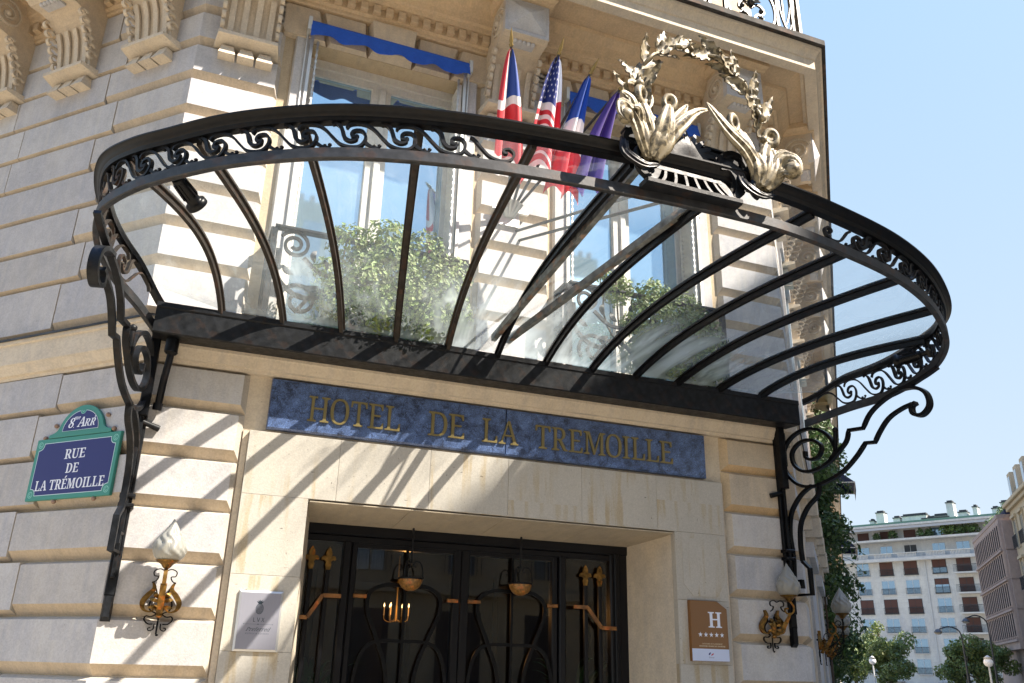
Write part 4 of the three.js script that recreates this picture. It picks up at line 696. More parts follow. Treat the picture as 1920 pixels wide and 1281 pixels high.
// --- laurel wreath
{
  const w = partGroup('laurel_wreath', canopy, 'dull gilt metal wreath of laurel branches rising from acanthus plumes');
  const C = V(1.5, 4.45, 2.60), RX = 0.395, RY = 0.43;
  const leafG = (L, Wd, bend, curl, seed) => {
    const r = rng(seed), g = new Geo(), nu = 12, P = (i, j) => {
      const u = i / nu, w0 = Math.sin(Math.PI * Math.pow(u, 0.75)) * (1 - 0.25 * u) * Wd, ser = 1 + 0.12 * Math.sin(u * 24 + 1), x = (j - 2) / 2, wd = w0 * x * (Math.abs(x) > 0.9 ? ser : 1);
      return V(u * L, wd, 0.35 * Math.abs(wd) + bend * u * u * L + (Math.abs(x) > 0.9 ? 0.008 * Math.sin(u * 24) : 0) + curl * wd);
    };
    for (let i = 0; i < nu; i++) for (let j = 0; j < 4; j++) g.quad(P(i, j), P(i + 1, j), P(i + 1, j + 1), P(i, j + 1));
    const Q = (i, j) => P(i, j).add(V(0, 0, -0.006)); for (let i = 0; i < nu; i++) for (let j = 0; j < 4; j++) g.quad(Q(i, j), Q(i, j + 1), Q(i + 1, j + 1), Q(i + 1, j));
    return g.smooth(0.9);
  };
  const variants = [leafG(0.19, 0.036, 0.2, 0.2, 1), leafG(0.18, 0.038, -0.15, -0.2, 2), leafG(0.2, 0.035, 0.1, 0.3, 3), leafG(0.17, 0.036, -0.1, -0.1, 4)];
  const r = rng(44), stem = [[], []];
  for (const s of [0, 1]) {
    const a0 = s ? -0.42 : Math.PI + 0.42, a1 = s ? Math.PI / 2 - 0.03 : Math.PI / 2 + 0.06, n = 5;
    for (let k = 0; k <= 24; k++) { const a = lerp(a0, a1 * 0.985 + a0 * 0.015, k / 24); stem[s].push(V(C.x + RX * Math.cos(a), C.y + RY * Math.sin(a), C.z + 0.02 * Math.sin(k))); }
    for (let k = 0; k < n; k++) for (const q of [-1, 0, 1]) {
      if (q === 0 && k % 2 === 0) continue;
      const t = lerp(0.1, 0.84, (k + 0.12 * q) / (n - 1)), a = lerp(a0, a1, t), p = V(C.x + RX * Math.cos(a), C.y + RY * Math.sin(a), C.z);
      const dir = (s ? 1 : -1), tg = Math.atan2(RY * Math.cos(a) * dir, -RX * Math.sin(a) * dir) + q * lerp(0.62, 0.42, t) + 0.1 * (r() - 0.5);
      const m = part('leaf', variants[Math.floor(r() * 4)], bronzeM, w);
      m.position.copy(p); m.rotation.order = 'ZYX'; m.rotation.set(-0.15 + q * 0.3 + (r() - 0.5) * 0.6, -0.2 * (r() - 0.3), tg); const sc = lerp(1.12, 0.96, t) * (0.92 + 0.2 * r()); m.scale.setScalar(sc);
    }
    part('leaf', variants[0], bronzeM, w).position.copy(stem[s][23]); w.children[w.children.length - 1].rotation.set(0.4, 0, s ? 2.75 : 0.35); w.children[w.children.length - 1].scale.setScalar(0.7);
    part('stem', tube(stem[s], 0.011, 40, 8), bronzeM, w);
    for (const t of [0.12, 0.3]) { const p = stem[s][Math.round(t * 24)]; part('berry', ball(p.x, p.y, p.z + 0.02, 0.024, 10), bronzeM, w); }
  }
  // acanthus plumes: ribbed lobes that fan out of a socket
  const lobe = (pts, w0, w1, th = 0.36) => { const c = curve(pts, 18), g = [], n = c.length; const rows = c.map((p, i) => { const t = i / (n - 1), a = c[Math.max(0, i - 1)], b = c[Math.min(n - 1, i + 1)], tg = b.clone().sub(a).normalize(), nx = V(-tg.y, tg.x, 0).normalize(), W = lerp(w0, w1, t) * (0.62 + 0.6 * Math.sin(Math.PI * Math.min(1, 0.1 + t * 0.95))) * (t > 0.9 ? Math.sqrt(Math.max(0.02, 1 - Math.pow((t - 0.9) / 0.1, 2))) : 1); const o = []; for (let k = 0; k < 32; k++) { const q = k / 32 * Math.PI * 2; o.push(p.clone().addScaledVector(nx, Math.cos(q) * W * (1 - 0.05 * Math.cos(q * 4))).add(V(0, 0, Math.sin(q) * W * th * (1 + 0.32 * Math.cos(q * 8))))); } return o; }); const G = new Geo(); for (let i = 0; i < n - 1; i++) for (let k = 0; k < 32; k++) { const l = (k + 1) % 32; G.quad(rows[i][k], rows[i + 1][k], rows[i + 1][l], rows[i][l]); } for (let k = 1; k < 31; k++) G.tri(rows[n - 1][0], rows[n - 1][k], rows[n - 1][k + 1]); return G.smooth(1.1); };
  const ringG = (x, y, z, rr, tr, ry = 0.6, sy = 1.25) => { const t = new THREE.TorusGeometry(rr, tr, 10, 22); t.scale(1, sy, 1.2); t.rotateY(ry); t.translate(x, y, z); return uvBox(t); };
  const L = (l) => l.map(([x, y, z]) => V(x, y, z ?? 2.6));
  const left = [
    lobe(L([[1.16, 4.03, 2.60], [1.17, 4.13, 2.62], [1.13, 4.25, 2.64], [1.105, 4.37, 2.64]]), 0.06, 0.05), ringG(1.115, 4.395, 2.63, 0.034, 0.019, 0.5, 1.35), lobe(L([[1.15, 4.33, 2.63], [1.17, 4.40, 2.62], [1.13, 4.46, 2.61], [1.06, 4.47, 2.63], [1.03, 4.44, 2.65]]), 0.026, 0.024),
    lobe(L([[1.17, 4.03, 2.62], [1.22, 4.14, 2.65], [1.24, 4.25, 2.67], [1.27, 4.37, 2.66]]), 0.06, 0.045), ringG(1.275, 4.385, 2.65, 0.03, 0.016, -0.3, 1.3),
    lobe(L([[1.19, 4.05, 2.63], [1.27, 4.18, 2.66], [1.35, 4.28, 2.67], [1.44, 4.37, 2.66], [1.53, 4.425, 2.64]]), 0.05, 0.022), lobe(L([[1.26, 4.22, 2.66], [1.33, 4.32, 2.66], [1.39, 4.41, 2.65]]), 0.035, 0.02),
    lobe(L([[1.15, 4.04, 2.62], [1.10, 4.12, 2.65], [1.06, 4.22, 2.66], [1.00, 4.28, 2.67], [0.955, 4.25, 2.70], [0.95, 4.19, 2.71], [0.985, 4.155, 2.71]]), 0.04, 0.032), ball(0.985, 4.195, 2.69, 0.042, 12), lobe(L([[1.08, 4.2, 2.64], [1.04, 4.33, 2.66], [1.0, 4.36, 2.66], [0.975, 4.34, 2.68]]), 0.03, 0.022), lobe(L([[1.1, 4.2, 2.66], [1.075, 4.27, 2.68], [1.035, 4.27, 2.69]]), 0.024, 0.018),
  ];
  const right = [
    lobe(L([[1.84, 4.02, 2.60], [1.83, 4.12, 2.62], [1.76, 4.22, 2.64], [1.65, 4.30, 2.65], [1.56, 4.40, 2.65], [1.52, 4.47, 2.64]]), 0.05, 0.03), lobe(L([[1.68, 4.29, 2.63], [1.64, 4.37, 2.62], [1.60, 4.44, 2.62]]), 0.035, 0.02),
    lobe(L([[1.77, 4.22, 2.63], [1.735, 4.33, 2.61], [1.71, 4.385, 2.61]]), 0.05, 0.04), ringG(1.705, 4.40, 2.61, 0.032, 0.017, 0.3, 1.5), lobe(L([[1.80, 4.2, 2.63], [1.79, 4.29, 2.62], [1.765, 4.36, 2.62]]), 0.03, 0.016),
    lobe(L([[1.86, 4.03, 2.61], [1.89, 4.15, 2.63], [1.90, 4.25, 2.63], [1.93, 4.335, 2.63]]), 0.055, 0.045), ringG(1.935, 4.355, 2.63, 0.034, 0.018, -0.4, 1.3),
    lobe(L([[1.87, 4.03, 2.61], [1.93, 4.13, 2.64], [1.98, 4.22, 2.66], [2.03, 4.21, 2.69], [2.05, 4.14, 2.70], [2.02, 4.09, 2.70]]), 0.042, 0.032), ball(2.015, 4.135, 2.685, 0.05, 12), lobe(L([[1.93, 4.17, 2.64], [1.98, 4.26, 2.65], [2.02, 4.26, 2.67]]), 0.03, 0.02), lobe(L([[1.92, 4.09, 2.65], [1.95, 4.11, 2.68], [1.985, 4.09, 2.70]]), 0.024, 0.018),
  ];
  for (const s of [left, right]) for (const g of s) part('acanthus_lobe', g.translate(0, 0.035, 0), bronzeM, w);
  for (const b of [[[1.165, 4.06, 2.615], [1.175, 4.16, 2.635], [1.16, 4.27, 2.64], [1.15, 4.33, 2.63]], [[1.18, 4.07, 2.63], [1.225, 4.18, 2.655], [1.25, 4.28, 2.65]], [[1.855, 4.06, 2.615], [1.86, 4.17, 2.635], [1.83, 4.27, 2.63]], [[1.86, 4.06, 2.625], [1.92, 4.15, 2.645], [1.945, 4.24, 2.64], [1.93, 4.32, 2.63]]]) part('acanthus_lobe', lobe(L(b), 0.05, 0.07, 0.3), bronzeM, w);
  const sock = []; for (const [x, y] of [[1.145, 4.065], [1.86, 4.055]]) { const t = new THREE.TorusGeometry(0.055, 0.024, 8, 22, 5); t.rotateZ(-0.6); t.translate(x, y + 0.01, 2.60); sock.push(uvBox(t), lobe([V(x - 0.1, y + 0.13, 2.56), V(x - 0.12, y, 2.62), V(x - 0.03, y - 0.06, 2.64), V(x + 0.07, y - 0.03, 2.63)], 0.03, 0.02)); }
  part('socket_scroll', joined(sock), ironSatin, w);
}
// --- small spotlights under the rim
{
  const s0 = thing('spotlight', 'black finned spotlight hung inside the left end of the canopy rim', 'spotlight');
  const g = []; for (let k = 0; k < 12; k++) { const a = k / 12 * Math.PI * 2; g.push(stick(V(0.036 * Math.cos(a), 0.03, 0.036 * Math.sin(a)), V(0.04 * Math.cos(a), 0.13, 0.04 * Math.sin(a)), 0.006, 0.008, V(Math.cos(a), 0, Math.sin(a)))); }
  part('body', joined([lathe([[0.001, 0.0], [0.03, 0.0], [0.034, 0.02], [0.038, 0.15], [0.044, 0.165], [0.056, 0.168], [0.058, 0.195], [0.05, 0.195], [0.046, 0.18], [0.001, 0.178]], 24), ...g]), ironSatin, s0);
  part('lens', lathe([[0.001, 0.186], [0.045, 0.184], [0.048, 0.188]], 20), phy({ color: lin(0.6, 0.6, 0.6), roughness: 0.1, metalness: 0.3 }), s0);
  part('mount', joined([rod(V(0, 0.05, 0), V(0, -0.05, -0.0), 0.02), box(-0.03, 0.03, -0.06, -0.04, -0.03, 0.03)]), ironSatin, s0);
  s0.position.set(-1.10, 3.96, 1.62); s0.quaternion.setFromUnitVectors(V(0, 1, 0), V(0.52, -0.30, -0.55).normalize());
  const s1 = s0.clone(); s1.name = numbered('spotlight'); s1.userData = { label: 'dark spotlight hung inside the right end of the canopy rim', category: 'spotlight' }; s1.position.set(4.16, 3.86, 1.42); s1.quaternion.setFromUnitVectors(V(0, 1, 0), V(-0.5, -0.12, -0.85).normalize()); scene.add(s1);
}
// ------------------------------------------------------------------ flags on the middle pier
{
  const base = V(1.345, 5.09, 0.075);
  const br = thing('flagpole_bracket', 'white metal bracket holding four flagpoles on the pier between the windows', 'bracket');
  part('plate', joined([box(-0.09, 0.09, -0.09, 0.09, -0.02, 0.0), box(-0.16, 0.16, 0.03, 0.06, 0, 0.03)]), aluM, br);
  part('sockets', joined([[-0.24, 0.6, 0.5], [-0.06, 0.7, 0.55], [0.1, 0.7, 0.55], [0.24, 0.6, 0.5]].map(([x, y, z]) => rod(V(x * 0.08, 0, 0), V(x * 0.3, y * 0.16, z * 0.16), 0.026, 0.026))), aluM, br);
  br.position.copy(base);
  const tips = [V(1.015, 6.09, 0.9), V(1.42, 6.145, 0.9), V(1.695, 6.04, 0.9), V(1.96, 5.965, 0.9)];
  const W = 512, H = 512;
  const draw = [
    (c) => { c.fillStyle = '#1e3f8f'; c.fillRect(0, 0, W, H); c.fillStyle = '#c62a3c'; c.fillRect(0, 0, 150, 330); c.fillStyle = '#eee7e6'; c.beginPath(); c.moveTo(120, 0); c.lineTo(240, 0); c.lineTo(200, 300); c.lineTo(90, 330); c.closePath(); c.fill(); c.fillStyle = '#23489c'; c.beginPath(); c.moveTo(250, 20); c.lineTo(512, 0); c.lineTo(512, 275); c.lineTo(220, 300); c.fill(); c.fillStyle = '#eee7e6'; c.beginPath(); c.moveTo(0, 330); c.lineTo(512, 262); c.lineTo(512, 320); c.lineTo(0, 395); c.fill(); c.fillStyle = '#d3303a'; c.beginPath(); c.moveTo(0, 392); c.lineTo(512, 318); c.lineTo(512, 512); c.lineTo(0, 512); c.fill(); c.fillStyle = '#eee7e6'; c.beginPath(); c.moveTo(130, 430); c.lineTo(300, 512); c.lineTo(0, 512); c.lineTo(0, 440); c.fill(); },
    (c) => { c.fillStyle = '#f0eaea'; c.fillRect(0, 0, W, H); c.fillStyle = '#cf2436'; for (let k = 0; k < 6; k++) { c.save(); c.translate(0, 300 + k * 62); c.transform(1, 0.16, 0, 1, 0, 0); c.fillRect(-10, 0, 540, 31); c.restore(); } c.fillStyle = '#c9243a'; c.fillRect(360, 250, 152, 140); c.fillStyle = '#1d2f7e'; c.beginPath(); c.moveTo(0, 0); c.lineTo(400, 0); c.lineTo(390, 300); c.lineTo(0, 260); c.fill(); c.fillStyle = '#d8e2f4'; c.fillRect(410, 0, 110, 240); c.fillStyle = '#f2f2f6'; for (let j = 0; j < 7; j++) for (let i = 0; i < 6; i++) { const x = 30 + i * 62 + (j % 2) * 31, y = 25 + j * 36; if (x > 375) continue; c.beginPath(); for (let q = 0; q < 10; q++) { const a = -Math.PI / 2 + q * Math.PI / 5, r = q % 2 ? 6 : 14; c.lineTo(x + r * Math.cos(a), y + r * Math.sin(a) * 0.8); } c.fill(); } },
    (c) => { c.fillStyle = '#1f4fb0'; c.fillRect(0, 0, W, H); c.fillStyle = '#efeaee'; c.beginPath(); c.moveTo(0, 250); c.quadraticCurveTo(250, 180, 512, 215); c.lineTo(512, 512); c.lineTo(0, 512); c.fill(); c.fillStyle = '#d7303f'; c.beginPath(); c.moveTo(0, 400); c.quadraticCurveTo(250, 350, 512, 372); c.lineTo(512, 512); c.lineTo(0, 512); c.fill(); },
    (c) => { c.fillStyle = '#4a2f8c'; c.fillRect(0, 0, W, H); c.fillStyle = '#7a64b4'; c.fillRect(300, 90, 14, 330); },
  ];
  const lab = ['drooping red white and blue British flag, leftmost of four on the canopy poles', 'drooping American flag with white stars on blue between the British and French flags', 'drooping French blue white and red flag beside the American flag', 'drooping plain purple flag, rightmost of the four on the poles'];
  tips.forEach((tip, k) => {
    const t = thing('flag', lab[k], 'flag');
    const d = base.clone().sub(tip).normalize();
    part('pole', rod(base.clone().addScaledVector(d, -0.03), tip.clone(), 0.0125, 0.011), ironPaleM, t);
    part('finial', lathe([[0.001, 0.13], [0.011, 0.07], [0.016, 0.03], [0.012, 0.012], [0.018, 0.004], [0.016, -0.012], [0.001, -0.014]], 10).applyQuaternion(new THREE.Quaternion().setFromUnitVectors(V(0, 1, 0), d.clone().negate())).translate(tip.x, tip.y, tip.z), brassM, t);
    const Lf = [0.98, 1.0, 1.02, 0.9][k], Wb = [0.30, 0.34, 0.25, 0.24][k], g = [], nu = 64, nv = 44, pos = [], uv = [], idx = [], ph = k * 1.7;
    const sd = V(d.z, 0, -d.x).normalize().multiplyScalar(-1); if (sd.x < 0) sd.negate();
    for (let j = 0; j <= nv; j++) for (let i = 0; i <= nu; i++) {
      const v = j / nv, u = i / nu, droop = 0.62 * v, w = 0.03 + (Wb - 0.03) * Math.pow(v, 0.6) * (1 + 0.08 * Math.sin(5 * v + ph));
      const p = tip.clone().addScaledVector(d, 0.03 + v * Lf * lerp(0.55, 0.35, v)); p.y = tip.y - 0.03 - Lf * v * 0.96; p.x += [0.0, -0.02, -0.05, -0.06][k] * v;
      const f = (u - 0.5) * w, fold = (0.02 + 0.06 * v) * Math.sin(u * 10 + ph + 1.2 * v) * (0.4 + 0.6 * Math.sin(Math.PI * u)) + 0.014 * v * Math.sin(u * 23 + ph * 2 + 3 * v);
      p.x += f; p.z += fold + 0.05 * (1 - Math.abs(u - 0.5) * 2) * v; p.y += -0.06 * v * Math.sin(u * 10 + ph) - 0.1 * v * v * Math.abs(u - 0.45);
      pos.push(p.x, p.y, p.z); uv.push(u, 1 - v);
    }
    for (let j = 0; j < nv; j++) for (let i = 0; i < nu; i++) { const o = j * (nu + 1) + i; idx.push(o, o + nu + 1, o + 1, o + 1, o + nu + 1, o + nu + 2); }
    const geo = new THREE.BufferGeometry(); geo.setAttribute('position', new THREE.Float32BufferAttribute(pos, 3)); geo.setAttribute('uv', new THREE.Float32BufferAttribute(uv, 2)); geo.setIndex(idx); geo.computeVertexNormals();
    part('cloth', geo, phy({ map: canvasTex(W, H, (c) => { draw[k](c); c.save(); c.scale(1, [0.66, 0.72, 0.86, 1][k]); draw[k](c); c.restore(); if (k === 0) { c.fillStyle = '#d3303a'; c.fillRect(0, 336, W, 90); } }), roughness: 0.8, transmission: 0.3, thickness: 0, side: THREE.DoubleSide }), t);
  });
}
// ------------------------------------------------------------------ leaves
const leafGeo = (() => { const g = new Geo(), P = [V(0, 0, 0), V(0.32, 0.36, 0.08), V(0.2, 0.75, 0.04), V(0, 1, -0.1), V(-0.2, 0.75, 0.04), V(-0.32, 0.36, 0.08)], m = V(0, 0.5, -0.03); for (let i = 0; i < 6; i++) g.tri(P[i], P[(i + 1) % 6], m); const b = new THREE.BufferGeometry(); b.setAttribute('position', new THREE.Float32BufferAttribute(g.p, 3)); b.computeVertexNormals(); return b; })();
const leafM = (r, g, b, t = 0.35) => phy({ color: lin(r, g, b), roughness: 0.62, transmission: t, thickness: 0, side: THREE.DoubleSide });
function foliage(name, parent, n, mat, place, size, seed, tint) {
  const m = new THREE.InstancedMesh(leafGeo, mat, n), o = new THREE.Object3D(), r = rng(seed), c = new THREE.Color();
  for (let i = 0; i < n; i++) { const [p, nr] = place(r); o.position.copy(p); o.quaternion.setFromUnitVectors(V(0, 0, 1), nr); o.rotateZ(r() * 6.28); o.rotateX((r() - 0.5) * 1.6); o.scale.setScalar(size * (0.6 + 0.8 * r())); o.updateMatrix(); m.setMatrixAt(i, o.matrix); const k = tint ? tint(p, r) : 0.7 + 0.6 * r(); c.setRGB(k * (1 + 0.25 * (r() - 0.3)), k, k * (0.85 + 0.2 * r())); m.setColorAt(i, c); }
  m.name = name; m.userData.kind = 'stuff'; sh(m); parent.add(m); return m;
}
const unitV = (r) => { const z = r() * 2 - 1, a = r() * 6.283, s = Math.sqrt(1 - z * z); return V(s * Math.cos(a), s * Math.sin(a), z); };
// crown as a union of lumps: leaves sit near the surface of each lump
function lumps(list) { const w = list.map((l) => Math.pow(l[3], 2)), T = w.reduce((a, b) => a + b, 0); return (r) => { let q = r() * T, k = 0; while (q > w[k] && k < list.length - 1) q -= w[k++]; const [x, y, z, s, sy] = list[k], d = unitV(r), rr = s * (0.62 + 0.45 * Math.sqrt(r())); return [V(x + d.x * rr, y + d.y * rr * (sy ?? 1), z + d.z * rr), d]; }; }
// ------------------------------------------------------------------ balconets with their boxes of greenery
function balconet(c, label) {
  const t = thing('balcony_railing', label, 'railing'), w = 0.72, z = 0.27, y0 = 3.68, y1 = 4.50, up = V(0, 0, 1), g = [];
  const rails = [box(-w, w, y1 - 0.025, y1, z - 0.03, z + 0.03, 0.006), box(-w, w, y0, y0 + 0.025, z - 0.015, z + 0.015)];
  for (const s of [-1, 1]) rails.push(box(s * w - 0.02, s * w + 0.02, y0, y1 - 0.025, z - 0.02, z + 0.02), box(s * w - 0.025, s * w + 0.025, y1 - 0.025, y1, 0, z - 0.03, 0.004), box(s * w - 0.012, s * w + 0.012, y0, y0 + 0.02, 0, z - 0.02), box(s * w - 0.035, s * w + 0.035, y0, y1 - 0.03, 0.05, 0.075));
  part('rail', joined(rails), ironM, t);
  for (const s of [-1, 1]) {
    const S = (l, n, wt) => bar(curve(l.map(([x, y]) => V(s * x, y, z)), n), up, wt, 0.02);
    part('scroll', joined([S(spiral2(0.57, 4.37, 0.11, 0.025, 0.5, 0.5 + Math.PI * 3.6, 30), 60, 0.022), S([[0.50, 4.28], [0.36, 4.18], [0.16, 4.19], [0.06, 4.27], [0.06, 4.36], [0.12, 4.40], [0.17, 4.36], [0.15, 4.31]], 40, 0.026), S([[0.68, 4.32], [0.66, 4.1], [0.5, 3.98], [0.34, 4.02], [0.28, 4.12]], 30, 0.03), S(spiral2(0.5, 3.95, 0.14, 0.03, -0.6, Math.PI * 2.8, 26), 50, 0.024), S([[0.1, 3.83], [0.2, 4.0], [0.36, 4.05], [0.52, 3.86]], 24, 0.024), S([[0.02, 3.83], [0.03, 4.02], [0.14, 4.15], [0.3, 4.13]], 24, 0.02)]), ironM, t);
    const lf = []; for (const [x, y, a] of [[0.3, 4.22, 0.6], [0.22, 4.21, 2.2], [0.42, 4.26, 1.2], [0.38, 4.08, -0.6], [0.56, 4.14, 0.3], [0.2, 4.06, 2.6]]) lf.push(bar(curve([V(s * x, y, z), V(s * (x + 0.05 * Math.cos(a)), y + 0.05 * Math.sin(a), z + 0.015), V(s * (x + 0.1 * Math.cos(a + 0.4)), y + 0.09 * Math.sin(a + 0.4), z)], 8), up, (q) => 0.006 + 0.035 * Math.sin(Math.PI * q), 0.012)); part('leaf_ornament', joined(lf), ironM, t);
  }
  t.position.set(c, 0, 0);
}
balconet(WX[0] - 0.03, 'curly wrought iron balcony railing in front of the left first-floor window');
balconet(WX[1] - 0.03, 'curly wrought iron balcony railing in front of the right first-floor window');
function bush(name, list, n, label, seed) {
  const t = thing(name, label, 'shrub');
  foliage('foliage', t, n, leafM(0.185, 0.265, 0.075), lumps(list), 0.033, seed, (p, r) => 0.55 + 0.75 * r());
  const st = [], r = rng(seed + 9); for (let k = 0; k < 9; k++) { const [x, y, z] = list[k % list.length]; st.push(tube([V(lerp(list[0][0], x, 0.6) + 0.1 * (r() - 0.5), 3.95, 0.2), V(x + 0.1 * (r() - 0.5), (y + 3.95) / 2, 0.22), V(x, y + 0.1 * r(), z)], 0.008, 8, 5)); } part('stem', joined(st), std({ color: lin(0.10, 0.07, 0.04), roughness: 0.9 }), t);
}
bush('balcony_shrub', [[0.30, 4.50, 0.27, 0.19], [0.58, 4.47, 0.27, 0.19], [0.02, 4.46, 0.27, 0.14], [0.80, 4.33, 0.27, 0.17], [0.35, 4.3, 0.33, 0.2], [0.68, 4.2, 0.33, 0.19], [0.18, 4.12, 0.35, 0.18], [0.5, 4.07, 0.31, 0.2], [0.82, 4.04, 0.29, 0.16], [0.0, 4.0, 0.27, 0.15], [0.3, 3.97, 0.27, 0.17], [0.66, 3.96, 0.27, 0.17], [0.14, 4.28, 0.27, 0.14], [-0.1, 4.2, 0.29, 0.1]], 9500, 'sunlit leafy green shrub filling the left balcony above the canopy glass', 21);
bush('balcony_shrub', [[2.55, 4.46, 0.27, 0.17], [2.82, 4.40, 0.27, 0.17], [2.22, 4.50, 0.27, 0.13], [2.15, 4.6, 0.25, 0.07], [3.02, 4.28, 0.27, 0.16], [2.5, 4.26, 0.35, 0.18], [2.8, 4.18, 0.35, 0.19], [3.05, 4.06, 0.33, 0.16], [2.55, 4.05, 0.29, 0.18], [2.9, 3.99, 0.29, 0.17], [2.4, 3.96, 0.27, 0.14], [2.7, 3.95, 0.27, 0.16], [3.08, 3.94, 0.27, 0.13], [2.36, 4.22, 0.29, 0.1]], 9000, 'half-shaded leafy green shrub filling the right balcony above the canopy glass', 22);

// ------------------------------------------------------------------ wall lamps with flame-shaped glass
function wallLamp(name, label, group) {
  const t = thing(name, label, 'wall lamp', group);
  const prof = [[0.001, 0.0], [0.05, 0.0], [0.078, 0.03], [0.088, 0.07], [0.082, 0.115], [0.064, 0.165], [0.044, 0.21], [0.026, 0.25], [0.014, 0.275], [0.004, 0.30], [0.001, 0.302]];
  const lg = new THREE.LatheGeometry(new THREE.SplineCurve(prof.map((p) => new THREE.Vector2(...p))).getPoints(36).map((p) => new THREE.Vector2(Math.max(0.0008, p.x), p.y)), 56), p = lg.attributes.position;
  for (let i = 0; i < p.count; i++) { const x = p.getX(i), y = p.getY(i), z = p.getZ(i), a = Math.atan2(z, x), q = Math.sin(Math.PI * clamp(y / 0.3, 0, 1)), k = 1 + 0.05 * q * Math.sin(a * 6 + y * 22 + 1.5 * Math.sin(y * 31 + a * 2)) + 0.07 * q * Math.sin(a * 9 - y * 34 + 2.2 * Math.sin(y * 47 + a)) + 0.03 * Math.sin(a * 17 + y * 90); p.setXYZ(i, x * k + 0.003 * Math.sin(y * 30), y, z * k); }
  lg.computeVertexNormals(); const G = part('glass_flame', uvBox(lg), frostM, t); G.position.set(0, 0.155, 0.2);
  part('cup', uvBox(new THREE.LatheGeometry([[0.012, -0.05], [0.03, -0.035], [0.04, -0.02], [0.05, -0.012], [0.07, -0.002], [0.086, 0.012], [0.074, 0.014], [0.05, 0.008], [0.001, 0.008]].map((q) => new THREE.Vector2(...q)), 18)), goldM, t).position.set(0, 0.145, 0.2);
  const up = V(1, 0, 0), f = V(0, 0, 1);
  const arm = curve([V(0, 0.11, 0.2), V(0, 0.05, 0.235), V(0, -0.005, 0.22), V(0, -0.01, 0.17), V(0, 0.03, 0.15), V(0, 0.035, 0.185)], 30), arm2 = curve([V(0, -0.01, 0.2), V(0, -0.08, 0.16), V(0, -0.16, 0.11), V(0, -0.2, 0.06), V(0, -0.17, 0.03)], 24);
  part('arm', joined([bar(arm, up, 0.016, 0.028), bar(arm2, up, (q) => 0.022 + 0.018 * Math.sin(Math.PI * q), 0.045)]), goldM, t);
  const ir = [], gd = [];
  for (const s of [-1, 1]) {
    const M = (l, z) => l.map(([x, y]) => V(s * x, y, z));
    ir.push(bar(curve(M([[0.0, 0.10], [0.035, 0.12], [0.07, 0.10], [0.065, 0.06], [0.04, 0.055], [0.05, 0.02], [0.075, 0.0]], 0.12), 30), f, 0.008, 0.012));
    gd.push(bar(curve(M([[0.07, 0.02], [0.055, -0.04], [0.09, -0.10], [0.115, -0.16], [0.10, -0.22], [0.06, -0.235], [0.03, -0.2]], 0.035), 36), f, (q) => 0.012 + 0.026 * Math.sin(Math.PI * Math.min(1, q * 1.2)), 0.03));
    ir.push(bar(curve(M([[0.05, -0.02], [0.035, -0.09], [0.07, -0.16], [0.06, -0.22], [0.02, -0.25], [0.05, -0.275], [0.08, -0.27], [0.088, -0.30], [0.06, -0.335], [0.03, -0.335]], 0.02), 40), f, 0.010, 0.014));
    ir.push(bar(curve(M([[0.02, -0.33], [0.025, -0.38], [0.05, -0.39], [0.055, -0.37], [0.04, -0.365]], 0.02), 24), f, 0.008, 0.012));
    for (const [x, y, a] of [[0.02, -0.15, 0.4], [0.02, -0.19, -0.3], [0.025, -0.12, 1.1]]) gd.push(bar(curve([V(s * x, y, 0.06), V(s * (x + 0.03 * Math.cos(a)), y + 0.03 * Math.sin(a), 0.085), V(s * (x + 0.055 * Math.cos(a)), y + 0.05 * Math.sin(a), 0.07)], 8), f, (q) => 0.006 + 0.026 * Math.sin(Math.PI * q), 0.014));
  }
  gd.push(lathe([[0.001, 0.03], [0.02, 0.02], [0.028, -0.02], [0.022, -0.07], [0.03, -0.09], [0.02, -0.12], [0.001, -0.13]], 12).translate(0, -0.12, 0.05), ball(0, -0.265, 0.05, 0.022, 8));
  ir.push(rod(V(0, -0.26, 0.02), V(0, -0.42, 0.02), 0.006), ball(0.006, -0.425, 0.025, 0.01, 6), rod(V(0, -0.1, 0), V(0, -0.1, 0.06), 0.014));
  part('gilt_scroll', joined(gd), goldM, t).scale.set(1.1, 0.84, 1.1); part('iron_scroll', joined(ir), ironSatin, t).scale.set(1.1, 0.84, 1.1);
  G.scale.set(1.28, 1, 1.28); t.scale.setScalar(0.82);
  return t;
}
